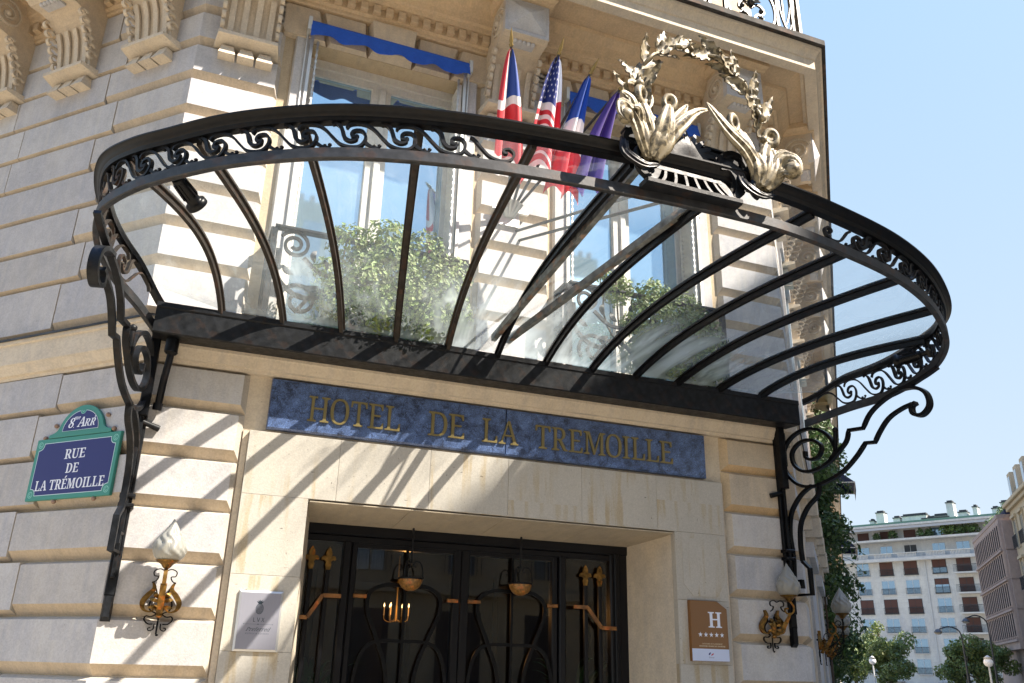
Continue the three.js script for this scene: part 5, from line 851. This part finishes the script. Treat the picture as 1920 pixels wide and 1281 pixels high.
{
  const l0 = wallLamp('wall_lamp', 'gilt scrolled wall lamp with frosted flame shade, sunlit, left of the entrance');
  l0.position.set(-0.842, 2.03, 0.057);
  const add = (label, f, x, y, z, extra = 0, group) => { const c = l0.clone(); c.name = numbered('wall_lamp'); c.userData = { label, category: 'wall lamp' }; if (group) c.userData.group = group; scene.add(c); inFrame(c, f, x, y, z); c.rotation.y += extra; return c; };
  const rl = add('black and gilt wall lamp with frosted flame shade right of the star plaque', 'C', 3.63, 2.06, 0.057);
  for (const n of ['glass_flame', 'cup', 'arm']) rl.children.filter((c) => c.name === n).forEach((c) => { const p = c.position; if (n === 'arm') { c.rotation.y = 0.95; } else { const d = 0.2; p.set(d * Math.sin(0.95), p.y, d * Math.cos(0.95)); } });
  const far = ['nearest wall lamp on the shaded side street wall, with large iron spirals', 'second wall lamp along the shaded side street wall', 'third wall lamp along the shaded side street wall below the ivy', 'fourth and farthest wall lamp along the shaded side street wall'];
  [1.75, 4.6, 7.6, 10.6].forEach((x, k) => {
    const c = add(far[k], 'R', x, 2.0 + 0.02 * k, 0.06, 0, undefined); c.children.filter((q) => ['glass_flame', 'cup'].includes(q.name)).forEach((q) => { q.position.z = 0.32; q.position.y += 0.06; });
    const s = []; for (const [z, y, r, tn] of [[0.13, -0.06, 0.075, 1], [0.27, 0.1, 0.06, -1], [0.22, -0.17, 0.06, 1]]) s.push(bar(spiral2(z, y, r, 0.012, tn > 0 ? -2 : 1, tn > 0 ? 8 : -9, 40).map(([a, b]) => V(0, b, a)), V(1, 0, 0), 0.01, 0.02)); s.push(tube([V(0, -0.2, 0.03), V(0, -0.13, 0.2), V(0, 0.0, 0.3), V(0, 0.16, 0.32)], 0.009, 20, 6));
    part('side_spiral', joined(s), ironSatin, c);
  });
}
// ------------------------------------------------------------------ ivy, awnings on the side street wall
{
  const t = thing('climbing_ivy', 'tall dark green curtain of ivy hanging down the side street wall', 'ivy'), ls = [], r = rng(77);
  for (let k = 0; k < 46; k++) { const y = lerp(1.6, 6.7, Math.pow(r(), 0.85)), x = 10.2 + (r() - 0.5) * 3.4, b = 0.16 + 0.30 * sstep(1.2, 4.5, y), p = fpt('R', x, y, 0.05 + 0.34 * r()); ls.push([p.x, y, p.z, 0.16 + 0.2 * r()]); }
  foliage('foliage', t, 9000, leafM(0.085, 0.16, 0.04), lumps(ls), 0.085, 78, (p, q) => 0.5 + 0.8 * q());
  const st = []; for (let k = 0; k < 14; k++) { const x = 10.2 + (r() - 0.5) * 3, a = fpt('R', x, 0.6, 0.05), b = fpt('R', x + (r() - 0.5), 3.5, 0.1), c = fpt('R', x + (r() - 0.5), 6.5, 0.08); st.push(tube([a, b, c], 0.015, 12, 5)); } part('stem', joined(st), std({ color: lin(0.1, 0.07, 0.05), roughness: 0.9 }), t);
  const tw = []; for (let k = 0; k < 16; k++) { const y = lerp(2.5, 6.2, r()), a = fpt('R', 10 + r() * 2, y, 0.4); const b = fpt('R', 10 + r() * 2, y - 0.2 - 0.3 * r(), 0.62 + 0.25 * r()); tw.push([a, b]); }
  part('trailing_stem', joined(tw.map(([a, b]) => tube([a, a.clone().lerp(b, 0.5).add(V(0, 0.08, 0)), b], 0.006, 8, 4))), std({ color: lin(0.07, 0.1, 0.04), roughness: 0.9 }), t);
  const r2 = rng(79); foliage('trailing_leaf', t, 260, leafM(0.06, 0.12, 0.03), (q) => { const [a, b] = tw[Math.floor(q() * tw.length)]; return [a.clone().lerp(b, 0.4 + 0.6 * q()).add(V(0.03 * (q() - 0.5), 0.06 * (q() - 0.5), 0.03 * (q() - 0.5))), unitV(q)]; }, 0.08, 80);
}
function sideAwning(x, y, label) {
  const t = thing('window_awning', label, 'awning'), g = new Geo(), w = 1.5, d = 0.95;
  g.quad(V(0, y + 0.75, 0.05), V(w, y + 0.75, 0.05), V(w, y, d), V(0, y, d)); g.quad(V(0, y, d), V(w, y, d), V(w, y - 0.2, d), V(0, y - 0.2, d)); for (const q of [0, w]) { g.tri(V(q, y + 0.75, 0.05), V(q, y, d), V(q, y, 0.35)); }
  part('cloth', g.build(), navyM, t); part('frame', joined([box(0, w, y - 0.02, y + 0.02, d - 0.02, d), stick(V(0, y, d), V(0, y + 0.02, 0.05), 0.025, 0.025), stick(V(w, y, d), V(w, y + 0.02, 0.05), 0.025, 0.025)]), aluM, t);
  inFrame(t, 'RU', x, 0, 0);
}
sideAwning(14.6, 6.05, 'upper navy awning sticking out past the ivy on the side street wall');
sideAwning(20.5, 5.25, 'lower navy awning sticking out past the ivy on the side street wall');

// ------------------------------------------------------------------ iron railing of the balcony above
{
  const t = thing('upper_balcony_railing', 'ornate iron railing of scrolls and bars on the upper balcony', 'railing');
  const z0 = 0.66, y0 = 7.255, H = 0.95, f = V(0, 0, 1), xe = 4.1;
  const pm = std({ color: lin(0.05, 0.05, 0.052), map: rep(ironT, 3), roughness: 0.38, metalness: 0.2 });
  part('rail', joined([box(-1.6, xe, y0 + H - 0.03, y0 + H, z0 - 0.03, z0 + 0.03, 0.006), box(-1.6, xe, y0 + 0.06, y0 + 0.085, z0 - 0.014, z0 + 0.014), box(-1.6, xe, y0 - 0.005, y0 + 0.02, z0 - 0.018, z0 + 0.018), box(-1.6, xe, y0 + H - 0.12, y0 + H - 0.1, z0 - 0.012, z0 + 0.012)]), pm, t);
  const mod = 0.78;
  for (let k = 0; k < 5; k++) {
    const cx = xe - 0.56 - k * mod, P = (l, n, w = 0.022) => bar(curve(l.map(([x, y]) => V(cx + x, y0 + y, z0)), n), f, w, 0.02), g = [], o = [];
    for (const s of [-1, 1]) { const S = (l, n, w) => P(l.map(([x, y]) => [s * x, y]), n, w); g.push(S([[0, 0.3], [0.06, 0.5], [0.2, 0.53], [0.27, 0.4], [0.26, 0.22], [0.17, 0.1], [0.06, 0.11], [0.03, 0.19], [0.08, 0.24], [0.13, 0.2]], 50), S([[0.02, 0.32], [0.07, 0.36], [0.13, 0.33], [0.14, 0.27], [0.1, 0.25]], 24, 0.02), S([[0.02, 0.5], [0.08, 0.64], [0.2, 0.68], [0.26, 0.6], [0.2, 0.56]], 24), S(spiral2(0.15, 0.74, 0.09, 0.02, 0, 9, 26), 40)); for (const [x, y] of [[0.1, 0.2], [0.11, 0.29], [0.05, 0.42], [0.18, 0.12], [0.06, 0.13]]) o.push(ball(cx + s * x, y0 + y, z0 + 0.008, 0.026, 7)); }
    o.push(ball(cx, y0 + 0.36, z0 + 0.01, 0.04, 8)); for (let q = 0; q < 5; q++) { const a = lerp(0.3, 2.84, q / 4); o.push(bar([V(cx, y0 + 0.36, z0), V(cx + 0.07 * Math.cos(a), y0 + 0.36 + 0.09 * Math.sin(a), z0 + 0.03), V(cx + 0.12 * Math.cos(a), y0 + 0.36 + 0.16 * Math.sin(a), z0)], f, (u) => 0.01 + 0.03 * Math.sin(Math.PI * u), 0.012)); }
    part('scroll_panel', joined(g), pm, t); part('rosette', joined(o), pm, t);
    const b = []; for (const x of [cx + 0.30, cx + mod - 0.30]) b.push(box(x - 0.014, x + 0.014, y0, y0 + H, z0 - 0.016, z0 + 0.016)); 
    if (k === 0) { for (const q of [0, 1]) b.push(P([[0.34, 0.86], [0.34, 0.4], [0.42, 0.16], [0.5, 0.4], [0.5, 0.86]].map(([x, y]) => [x + 0.012 * q * (x < 0.42 ? 1 : -1) * 3, y + 0.05 * q]), 24, 0.014)); b.push(P([[0.33, 0.16], [0.36, 0.1], [0.43, 0.13], [0.49, 0.1], [0.52, 0.16], [0.48, 0.18]], 24, 0.02), box(xe - 0.02, xe + 0.012, y0, y0 + H + 0.06, z0 - 0.02, z0 + 0.02)); }
    part('baluster', joined(b), pm, t);
    const lf = []; for (let x = cx - 0.27; x < cx + 0.28; x += 0.06) lf.push(ball(x, y0 + 0.04, z0, 0.02, 6)); part('bead', joined(lf), pm, t);
  }
  const u = [Math.sin(41.6 * rad), -Math.cos(41.6 * rad)], sb = []; for (let k = 1; k < 20; k++) sb.push(box(xe + u[0] * k * 0.16 - 0.01, xe + u[0] * k * 0.16 + 0.01, y0, y0 + H, z0 + u[1] * k * 0.16 - 0.01, z0 + u[1] * k * 0.16 + 0.01)); sb.push(stick(V(xe, y0 + H, z0), V(xe + u[0] * 3.4, y0 + H, z0 + u[1] * 3.4), 0.05, 0.03), stick(V(xe, y0 + 0.07, z0), V(xe + u[0] * 3.4, y0 + 0.07, z0 + u[1] * 3.4), 0.03, 0.03)); part('side_railing', joined(sb), pm, t);
}
// ------------------------------------------------------------------ ground
const groundT = dataTex(512, (u, v) => { const k = 0.8 + 0.3 * (fbm(u, v, 8, 4) - 0.5) + 0.22 * (vnoise(u * 256, v * 256, 256) - 0.5); return [k, k, k * 0.98]; });
{
  const paleRoad = std({ color: lin(0.36, 0.325, 0.27), map: rep(groundT, 0.4), roughness: 0.95 });  // unseen road made pale and warm to bounce sunlight up at the facades
  structure('road', uvBox(new THREE.PlaneGeometry(900, 900).rotateX(-Math.PI / 2).translate(0, -0.14, 0)), paleRoad);
  const pave = std({ color: lin(0.58, 0.51, 0.41), map: rep(groundT, 0.5), roughness: 0.9 });  // paving brightened likewise for bounced light
  const pw = [at('L', -14), at('L', 0), at('R', 0), at('R', 48)];
  structure('pavement', moulding(pw, [[-0.5, 0.0], [7.2, 0.0], [7.25, -0.02], [7.25, -0.2], [-0.5, -0.2]]), pave);
  // the kerb of the pavement across the side street
  const q = [...[-14, 62].map((s) => at('R', s, 14.6))]; const n = [Math.cos(41.6 * rad) * 0, 0];
  structure('pavement', moulding([q[1], q[0]], [[-6, 0.0], [3.2, 0.0], [3.25, -0.02], [3.25, -0.2], [-6, -0.2]]), pave);
}
// ------------------------------------------------------------------ the white apartment block at the end of the street
{
  const b = thing('apartment_building', 'long white apartment block with brown shutters at the end of the street', 'building');
  b.position.set(80.9, 0, -82); b.rotation.y = -63.1 * rad;
  const wm = std({ color: lin(0.66, 0.665, 0.65), map: rep(grainT, 0.12), roughness: 0.9 }), sm = std({ color: lin(0.10, 0.045, 0.035), roughness: 0.8 }), dk = std({ color: lin(0.05, 0.055, 0.06), roughness: 0.8 });
  const gm = phy({ color: lin(0.30, 0.42, 0.52), metalness: 0.6, roughness: 0.1 }), fm = std({ color: lin(0.55, 0.56, 0.56), roughness: 0.6 });
  const X0 = -9, X1 = 34;
  part('wall', box(X0, X1, -0.2, 16.0, -10, 0), wm, b);
  part('attic_wall', box(X0, X1, 16.0, 19.5, -10, -1.5), wm, b);
  part('roof_slab', joined([box(X0, X1, 19.45, 19.7, -10, 0.3), box(X0, X1, 17.62, 17.86, -1.6, 0.5), box(X0, X1, 15.1, 15.45, -0.01, 0.8)]), wm, b);
  part('roof_edge', box(X0, X1, 19.7, 19.95, -10, 0.25), std({ color: lin(0.12, 0.24, 0.19), roughness: 0.7 }), b);
  part('wall', box(X0, X1, 15.45, 17.62, -9, -1.0), wm, b, 'set-back upper storey');
  const joints = []; for (let y = 0.9; y < 15; y += 0.62) joints.push(box(X0, X1, y, y + 0.02, -0.01, 0.004)); part('course_line', joined(joints), std({ color: lin(0.5, 0.5, 0.49), roughness: 0.9 }), b);
  const chim = [[2.3, 1.0, 1.75], [5.5, 3.0, 1.0], [9.3, 1.6, 0.7], [10.95, 0.8, 2.2], [12.2, 1.0, 0.9], [13.9, 0.5, 1.4], [17, 1.2, 1.6], [1.4, 0.5, 0.8], [4.4, 0.8, 0.9], [7.9, 3.2, 0.5], [16, 0.7, 1.0]];
  for (const [x, w, h] of chim) { const c = part('chimney', box(x, x + w, 19.9, 19.9 + h, -3.5, -2.3), wm, b); part('chimney_cap', joined([box(x - 0.06, x + w + 0.06, 19.9 + h, 20.02 + h, -3.6, -2.2), box(x + 0.1, x + w - 0.1, 20.02 + h, 20.25 + h, -3.3, -2.5)]), dk, c); }
  const cols = [-3.6, -0.15 + 0.75, 3.5, 6.42, 9.75, 12.5, 16.4, 19.4, 22.4, 25.6, 28.6], r = rng(5);
  const rows = [13.5, 11.2, 8.95, 6.7, 4.4, 2.1];
  rows.forEach((y, j) => cols.forEach((x, i) => {
    const w = 0.76, h = 1.62, w0 = partGroup('window', b), bal = i === 5 || i > 7;
    const q = (j === 0 ? [0, 0, 1, 1, 0.6, 1] : j === 1 ? [0, 0, 0, 0, 0.4, 1] : j === 2 ? [1, 1, 1, 1, 0, 1] : [0, 0, 0, 0, 0, 1])[i] ?? (r() > 0.5 ? 1 : 0);
    part('pane', joined([box(x - w, x - 0.03, y, y + h, 0.006, 0.012), box(x + 0.03, x + w, y, y + h, 0.006, 0.012)]), gm, w0);
    part('frame', joined([box(x - w - 0.05, x - w, y, y + h, 0, 0.03), box(x + w, x + w + 0.05, y, y + h, 0, 0.03), box(x - 0.03, x + 0.03, y, y + h, 0, 0.03), box(x - w - 0.05, x + w + 0.05, y + h, y + h + 0.06, 0, 0.04), box(x - w - 0.1, x + w + 0.1, y - 0.08, y, 0, 0.12)]), q ? dk : fm, w0);
    if (q) part('shutter', box(x - w, x + w, y + h * (1 - q), y + h, 0.013, 0.03), sm, w0);
    const rl = [box(x - w - 0.12, x + w + 0.12, y + 0.66, y + 0.7, 0.1, 0.14), box(x - w - 0.12, x + w + 0.12, y + 0.02, y + 0.05, 0.1, 0.14)]; for (let k = 0; k < 15; k++) { const px = lerp(x - w - 0.1, x + w + 0.1, k / 14); rl.push(box(px - 0.012, px + 0.012, y, y + 0.7, 0.11, 0.135)); } part('guard_rail', joined(rl), dk, w0);
    if (bal) { part('balcony', joined([box(x - w - 0.2, x + w + 1.6, y - 0.22, y - 0.05, 0, 1.0)]), wm, w0); const br = []; for (let k = 0; k < 26; k++) { const px = lerp(x - w - 0.2, x + w + 1.6, k / 25); br.push(box(px - 0.012, px + 0.012, y - 0.05, y + 0.75, 0.96, 0.985)); } br.push(box(x - w - 0.2, x + w + 1.6, y + 0.74, y + 0.79, 0.95, 1.0)); part('balcony_rail', joined(br), dk, w0); }
  }));
  cols.forEach((x, i) => {
    const u = partGroup('window', b); part('pane', joined([box(x - 0.72, x - 0.02, 16.15, 17.15, -0.99, -0.97), box(x + 0.02, x + 0.72, 16.15, 17.15, -0.99, -0.97)]), i % 3 === 0 ? dk : gm, u); part('frame', joined([box(x - 0.78, x + 0.78, 17.15, 17.2, -1, -0.94), box(x - 0.02, x + 0.02, 16.1, 17.15, -1, -0.95)]), fm, u);
    const a = partGroup('window', b); part('shutter', box(x - 0.72, x + 0.72, 17.9, 19.1, -1.49, -1.45), i === 4 || i === 5 ? gm : sm, a); part('frame', box(x - 0.78, x + 0.78, 19.1, 19.16, -1.5, -1.42), fm, a);
    const bl = []; for (let k = 0; k < 13; k++) bl.push(box(x - 1.1 + k * 0.17, x - 1.1 + k * 0.17 + 0.09, 15.5, 16.0, 0.62, 0.72)); part('balustrade', joined(bl), wm, b);
  });
  part('parapet', joined([box(X0, X1, 16.0, 16.1, 0.58, 0.78), box(X0, X1, 15.45, 15.5, 0.58, 0.78)]), wm, b);
  part('awning_strip', box(X0, X1, 19.1, 19.42, 0.1, 0.16), std({ color: lin(0.45, 0.48, 0.54), roughness: 0.8 }), b);
  part('drain_pipe', box(8.1, 8.2, 0, 16, 0.02, 0.12), fm, b);
  part('shop_awning', joined([box(1, 4, 1.2, 1.3, 0, 1.2), box(8, 11.5, 1.2, 1.3, 0, 1.2)]), std({ color: lin(0.4, 0.42, 0.45), roughness: 0.8 }), b);
  // roof terrace plants are things of their own
  const W = (x, y, z) => V(x, y, z).applyAxisAngle(V(0, 1, 0), -63.1 * rad).add(V(80.9, 0, -82));
  [[2.6, 0.45, 0.3], [4.55, 0.55, 0.5], [8.0, 0.5, 0.4], [9.0, 0.45, 0.35], [10.8, 0.7, 1], [11.7, 0.7, 1.05], [12.6, 0.55, 0.6], [13.4, 0.6, 0.9], [14.2, 0.6, 0.7]].forEach(([x, s, k], i) => {
    const t = thing('terrace_plant', ['small dark plant', 'bushy dark plant', 'grey green plant', 'thin grey plant', 'yellow green bush', 'bright green bush', 'low green bush', 'tall green bush', 'round green bush'][i] + ' on the roof terrace of the white block, ' + ['first', 'second', 'third', 'fourth', 'fifth', 'sixth', 'seventh', 'eighth', 'ninth'][i] + ' from the left', 'plant'), p = W(x, 18.1, -0.6);
    foliage('foliage', t, 160, leafM(0.06 + 0.06 * k, 0.12 + 0.08 * k, 0.04), lumps([[p.x, p.y + s * 0.5, p.z, s], [p.x, p.y + s * 1.1, p.z, s * 0.6]]), 0.26, 900 + i); part('pot', box(-0.2, 0.2, -0.28, 0.05, -0.2, 0.2), sm, t).position.copy(p);
  });
}
// ------------------------------------------------------------------ far side of the side street
const UR = V(Math.sin(41.6 * rad), 0, -Math.cos(41.6 * rad));
const oppRot = -48.4 * rad; // helper frame: x runs up the street, z points at the hotel
function across(o, s, off) { const p = fpt('R', s, 0, off); o.position.copy(p); o.rotation.y = 48.4 * rad + Math.PI; return o; } // local x then runs towards the camera
{
  const b = thing('pink_office_building', 'pinkish concrete office block with narrow ribbed windows on the right', 'building'); across(b, 70.5, 13);
  const pm = std({ color: lin(0.43, 0.335, 0.30), map: rep(grainT, 0.2), roughness: 0.9 }), pm2 = std({ color: lin(0.38, 0.30, 0.275), map: rep(grainT, 0.25), roughness: 0.9 }), dk = phy({ color: lin(0.022, 0.02, 0.022), roughness: 1, specularIntensity: 0.1 });
  part('wall', box(-15, 0, 3.9, 13.8, -12, 0), pm, b); part('base', box(-15, 0, -0.2, 3.9, -11.5, -0.6), pm2, b);
  part('parapet', joined([box(-15, 0, 13.8, 14.1, -0.4, 0.05), box(-0.3, 0.05, 13.8, 14.1, -12, -0.4)]), pm2, b);
  const st = [[11.6, 13.3], [9.35, 11.05], [7.1, 8.8], [4.85, 6.55]];
  st.forEach(([y0, y1], j) => { for (let k = 0; k < 15; k++) { const x = -0.75 - k * 0.95; const f = partGroup('window', b); part('pane', box(x - 0.3, x + 0.3, y0, y1, 0.01, 0.03), dk, f); part('fin', joined([box(x + 0.34, x + 0.60, y0 - 0.1, y1 + 0.1, 0, 0.055), box(x + 0.38, x + 0.52, y0 - 0.4, y0 - 0.1, 0, 0.12)]), pm, f); } part('string_course', box(-15, 0, y0 - 0.4, y0 - 0.25, 0, 0.16), pm2, b);
    part('end_panel', box(0.001, 0.18, y0 - 0.35, y1 + 0.3, -3.0, -0.2, 0.02), pm2, b); part('window', box(0.0, 0.05, y0 - 0.1, y1, -4.1, -3.15), dk, b); part('end_panel', box(0.001, 0.1, y0 - 0.35, y1 + 0.3, -9, -4.3, 0.02), pm, b); });
  part('roof_planter', joined([box(-15, 0, 14.1, 14.5, -1.3, -0.6), box(-0.9, -0.3, 14.1, 14.5, -6, -0.6)]), navyM, b); part('penthouse', box(-12, -2.5, 14.0, 16.0, -9, -3.5), std({ color: lin(0.6, 0.58, 0.55), roughness: 0.9 }), b);
  const t = thing('roof_garden_plant', 'green bushes in the planter on top of the pink office block', 'plant'), ls = []; const r = rng(3); for (let k = 0; k < 16; k++) { const v = V(-0.2 - (k < 9 ? k * 1.3 : 0.2), 14.65 + 0.25 * r(), k < 9 ? -0.9 : -0.9 - (k - 9) * 0.6).applyAxisAngle(V(0, 1, 0), b.rotation.y).add(b.position); ls.push([v.x, v.y, v.z, 0.25 + 0.2 * r()]); } foliage('foliage', t, 800, leafM(0.09, 0.17, 0.05), lumps(ls), 0.2, 41);
}
function haussmann(b, x0, x1, yE, yR, M, bay = 2.6, attic = true) {
  const wm = M ?? std({ color: lin(0.5, 0.42, 0.30), map: rep(grainT, 0.2), roughness: 0.92 }), dk = std({ color: lin(0.05, 0.05, 0.055), roughness: 0.4 }), gl = phy({ color: lin(0.3, 0.36, 0.42), metalness: 0.5, roughness: 0.1 }), zinc = std({ color: lin(0.16, 0.17, 0.19), roughness: 0.6 }), rl = std({ color: lin(0.035, 0.035, 0.04), roughness: 0.6 });
  part('wall', box(x0, x1, -0.2, yE, -11, 0), wm, b);
  part('cornice', joined([box(x0 - 0.3, x1 + 0.3, yE - 0.3, yE, -11, 0.45, 0.04), box(x0 - 0.15, x1 + 0.15, yE - 0.6, yE - 0.3, -0.2, 0.25, 0.03), box(x0, x1, 4.2, 4.5, 0, 0.3, 0.03)]), wm, b);
  const g = new Geo(), A = [V(x0, yE, 0.1), V(x1, yE, 0.1), V(x1, yR, -2.4), V(x0, yR, -2.4)], B = [V(x0, yE, -11), V(x1, yE, -11), V(x1, yR, -9), V(x0, yR, -9)]; g.quad(A[0], A[1], A[2], A[3]).quad(B[0], B[1], B[2], B[3]).quad(A[3], A[2], B[2], B[3]).quad(A[0], A[3], B[3], B[0]).quad(A[1], A[2], B[2], B[1]); part('mansard_roof', g.build(), zinc, b);
  const n = Math.floor((x1 - x0) / bay), p = (x1 - x0) / n, rows = []; for (let y = 5.0; y < yE - 2.4; y += 3.1) rows.push(y);
  for (let i = 0; i < n; i++) { const x = x0 + (i + 0.5) * p; for (const y of rows) { const w = partGroup('window', b); part('pane', box(x - 0.55, x + 0.55, y, y + 2.1, 0.01, 0.03), gl, w); part('frame', joined([box(x - 0.75, x - 0.55, y, y + 2.3, 0, 0.1), box(x + 0.55, x + 0.75, y, y + 2.3, 0, 0.1), box(x - 0.85, x + 0.85, y + 2.3, y + 2.5, 0, 0.2), box(x - 0.03, x + 0.03, y, y + 2.1, 0.02, 0.06)]), wm, w); const q = [box(x - 0.8, x + 0.8, y + 0.9, y + 0.95, 0.25, 0.3)]; for (let k = 0; k < 9; k++) q.push(box(x - 0.78 + k * 0.19, x - 0.76 + k * 0.19, y, y + 0.9, 0.26, 0.29)); part('guard_rail', joined(q), rl, w); }
    const a = partGroup('window', b); part('arch', joined([box(x - 0.9, x + 0.9, 0, 3.6, 0.005, 0.03)]), dk, a); if (!attic) continue; const dm = partGroup('dormer', b); part('dormer_wall', box(x - 0.6, x + 0.6, yE + 0.1, Math.min(yR - 0.3, yE + 2.2), -1.8, -0.1), wm, dm); part('pane', box(x - 0.4, x + 0.4, yE + 0.3, Math.min(yR - 0.5, yE + 1.9), -0.1, -0.07), gl, dm); }
  for (let x = x0 + 1.5; attic && x < x1; x += 7) { const c = part('chimney', box(x, x + 1.6, yR - 0.5, yR + 1.7, -4.2, -3.4), wm, b); part('chimney_pot', joined([0.3, 0.8, 1.3].map((q) => rod(V(x + q, yR + 1.7, -3.8), V(x + q, yR + 2.2, -3.8), 0.12))), std({ color: lin(0.3, 0.13, 0.08), roughness: 0.9 }), c); }
}
{
  const b = thing('cream_corner_building', 'cream stone building with balconies and chimneys at the right edge', 'building'); across(b, 70, 13.9); haussmann(b, 0, 36, 14.8, 17.6);
  const c = part('gable_chimney', box(2.2, 3.4, 14.5, 20.6, -6, -5), std({ color: lin(0.5, 0.5, 0.5), roughness: 0.9 }), b); part('chimney_cap', box(2.0, 3.6, 20.6, 20.85, -6.2, -4.8), leadM, c);
  const d = thing('opposite_building', 'tall stone building across the side street that shades the hotel', 'building'); across(d, 26, 15); haussmann(d, 0, 29.2, 21.6, 23.4, undefined, 3.2, false);
  const e = thing('facing_building', 'stone building across the street reflected in the dark door glass', 'building'); e.position.set(-3, 0, 26); e.rotation.y = Math.PI; haussmann(e, -22, 22, 17, 20, undefined, 3.4);
}
// ------------------------------------------------------------------ trees and street lamps at the end of the street
function streetTree(x, z, h, label, seed, k = 1) {
  const t = thing('street_tree', label, 'tree'), r = rng(seed), ls = [], tr = [];
  const bark = std({ color: lin(0.11, 0.09, 0.07), roughness: 0.95 });
  tr.push(rod(V(x, -0.1, z), V(x + 0.1, h * 0.45, z), 0.17, 0.11));
  for (let i = 0; i < 26; i++) { const d = unitV(r), rr = Math.pow(r(), 0.45), p = V(x + d.x * h * 0.36 * rr, h * 0.62 + d.y * h * 0.36 * rr, z + d.z * h * 0.36 * rr); ls.push([p.x, p.y, p.z, h * (0.09 + 0.07 * r()), 0.8]); if (i < 12) tr.push(tube([V(x + 0.1, h * 0.42, z), V(lerp(x, p.x, 0.5), lerp(h * 0.45, p.y, 0.6), lerp(z, p.z, 0.5)), p], 0.045, 8, 5)); }
  part('trunk', joined(tr), bark, t);
  foliage('crown', t, Math.floor(6000 * k), leafM(0.2, 0.27, 0.075, 0.5), lumps(ls), 0.2, seed + 1, (p, q) => 0.55 + 0.8 * q());
}
for (const [x, z, h, l, q] of [[50.2, -50.7, 5.4, 'leftmost leafy street tree, half hidden behind the hotel wall', 51], [47.8, -44.6, 5.25, 'light green street tree in front of the white block, second from the left', 52], [49.7, -39.7, 4.5, 'round green street tree in front of the white block, right of the lamps', 53], [62.7, -49.1, 4.6, 'street tree beside the pink office block, farthest right', 54]]) streetTree(x, z, h, l, q);
function curvedLamp(x, z, h, label, left) {
  const t = thing('street_lamp', label, 'street lamp'), p = V(x, 0, z), side = V(-Math.cos(20.9 * rad), 0, -Math.sin(20.9 * rad)).multiplyScalar(left);
  const q = (a, y) => V(a * side.x, y, a * side.z);
  part('post', joined([rod(q(0, 0), q(0, h * 0.8), 0.07, 0.04), tube([q(0, h * 0.8), q(0.1, h * 0.95), q(0.6, h), q(1.1, h * 0.97)], 0.035, 16, 6)]), std({ color: lin(0.03, 0.035, 0.04), roughness: 0.5 }), t);
  part('lamp_head', lathe([[0.001, 0.14], [0.1, 0.1], [0.22, -0.04], [0.2, -0.06], [0.001, -0.02]], 14).translate(...q(1.2, h * 0.94).toArray()), std({ color: lin(0.05, 0.055, 0.06), roughness: 0.4 }), t); part('glass', lathe([[0.19, -0.05], [0.15, -0.13], [0.001, -0.16]], 12).translate(...q(1.2, h * 0.94).toArray()), frostM, t);
  t.position.copy(p);
}
curvedLamp(37.84, -28.94, 4.15, 'dark curved street lamp in front of the white block, shorter of the two', 1);
curvedLamp(41.75, -30.6, 4.95, 'tall dark curved street lamp close to the pink office block', 1);
function globeLamp(x, z, h, label) {
  const t = thing('globe_lamp', label, 'street lamp'), wm = std({ color: lin(0.55, 0.56, 0.56), roughness: 0.5 });
  part('post', rod(V(0, 0, 0), V(0, h - 0.2, 0), 0.06, 0.04), wm, t); part('globe', ball(0, h, 0, 0.2, 16), phy({ color: lin(0.85, 0.85, 0.85), roughness: 0.3 }), t); part('cap', lathe([[0.001, 0.3], [0.06, 0.27], [0.2, 0.16], [0.001, 0.2]], 14).translate(0, h, 0), wm, t);
  t.position.set(x, 0, z);
}
globeLamp(33.98, -24.25, 2.35, 'white globe street lamp at the right, in front of the trees');
globeLamp(38.82, -36.5, 2.5, 'white globe street lamp at the left, half hidden in a tree');

renderer.render(scene, camera);
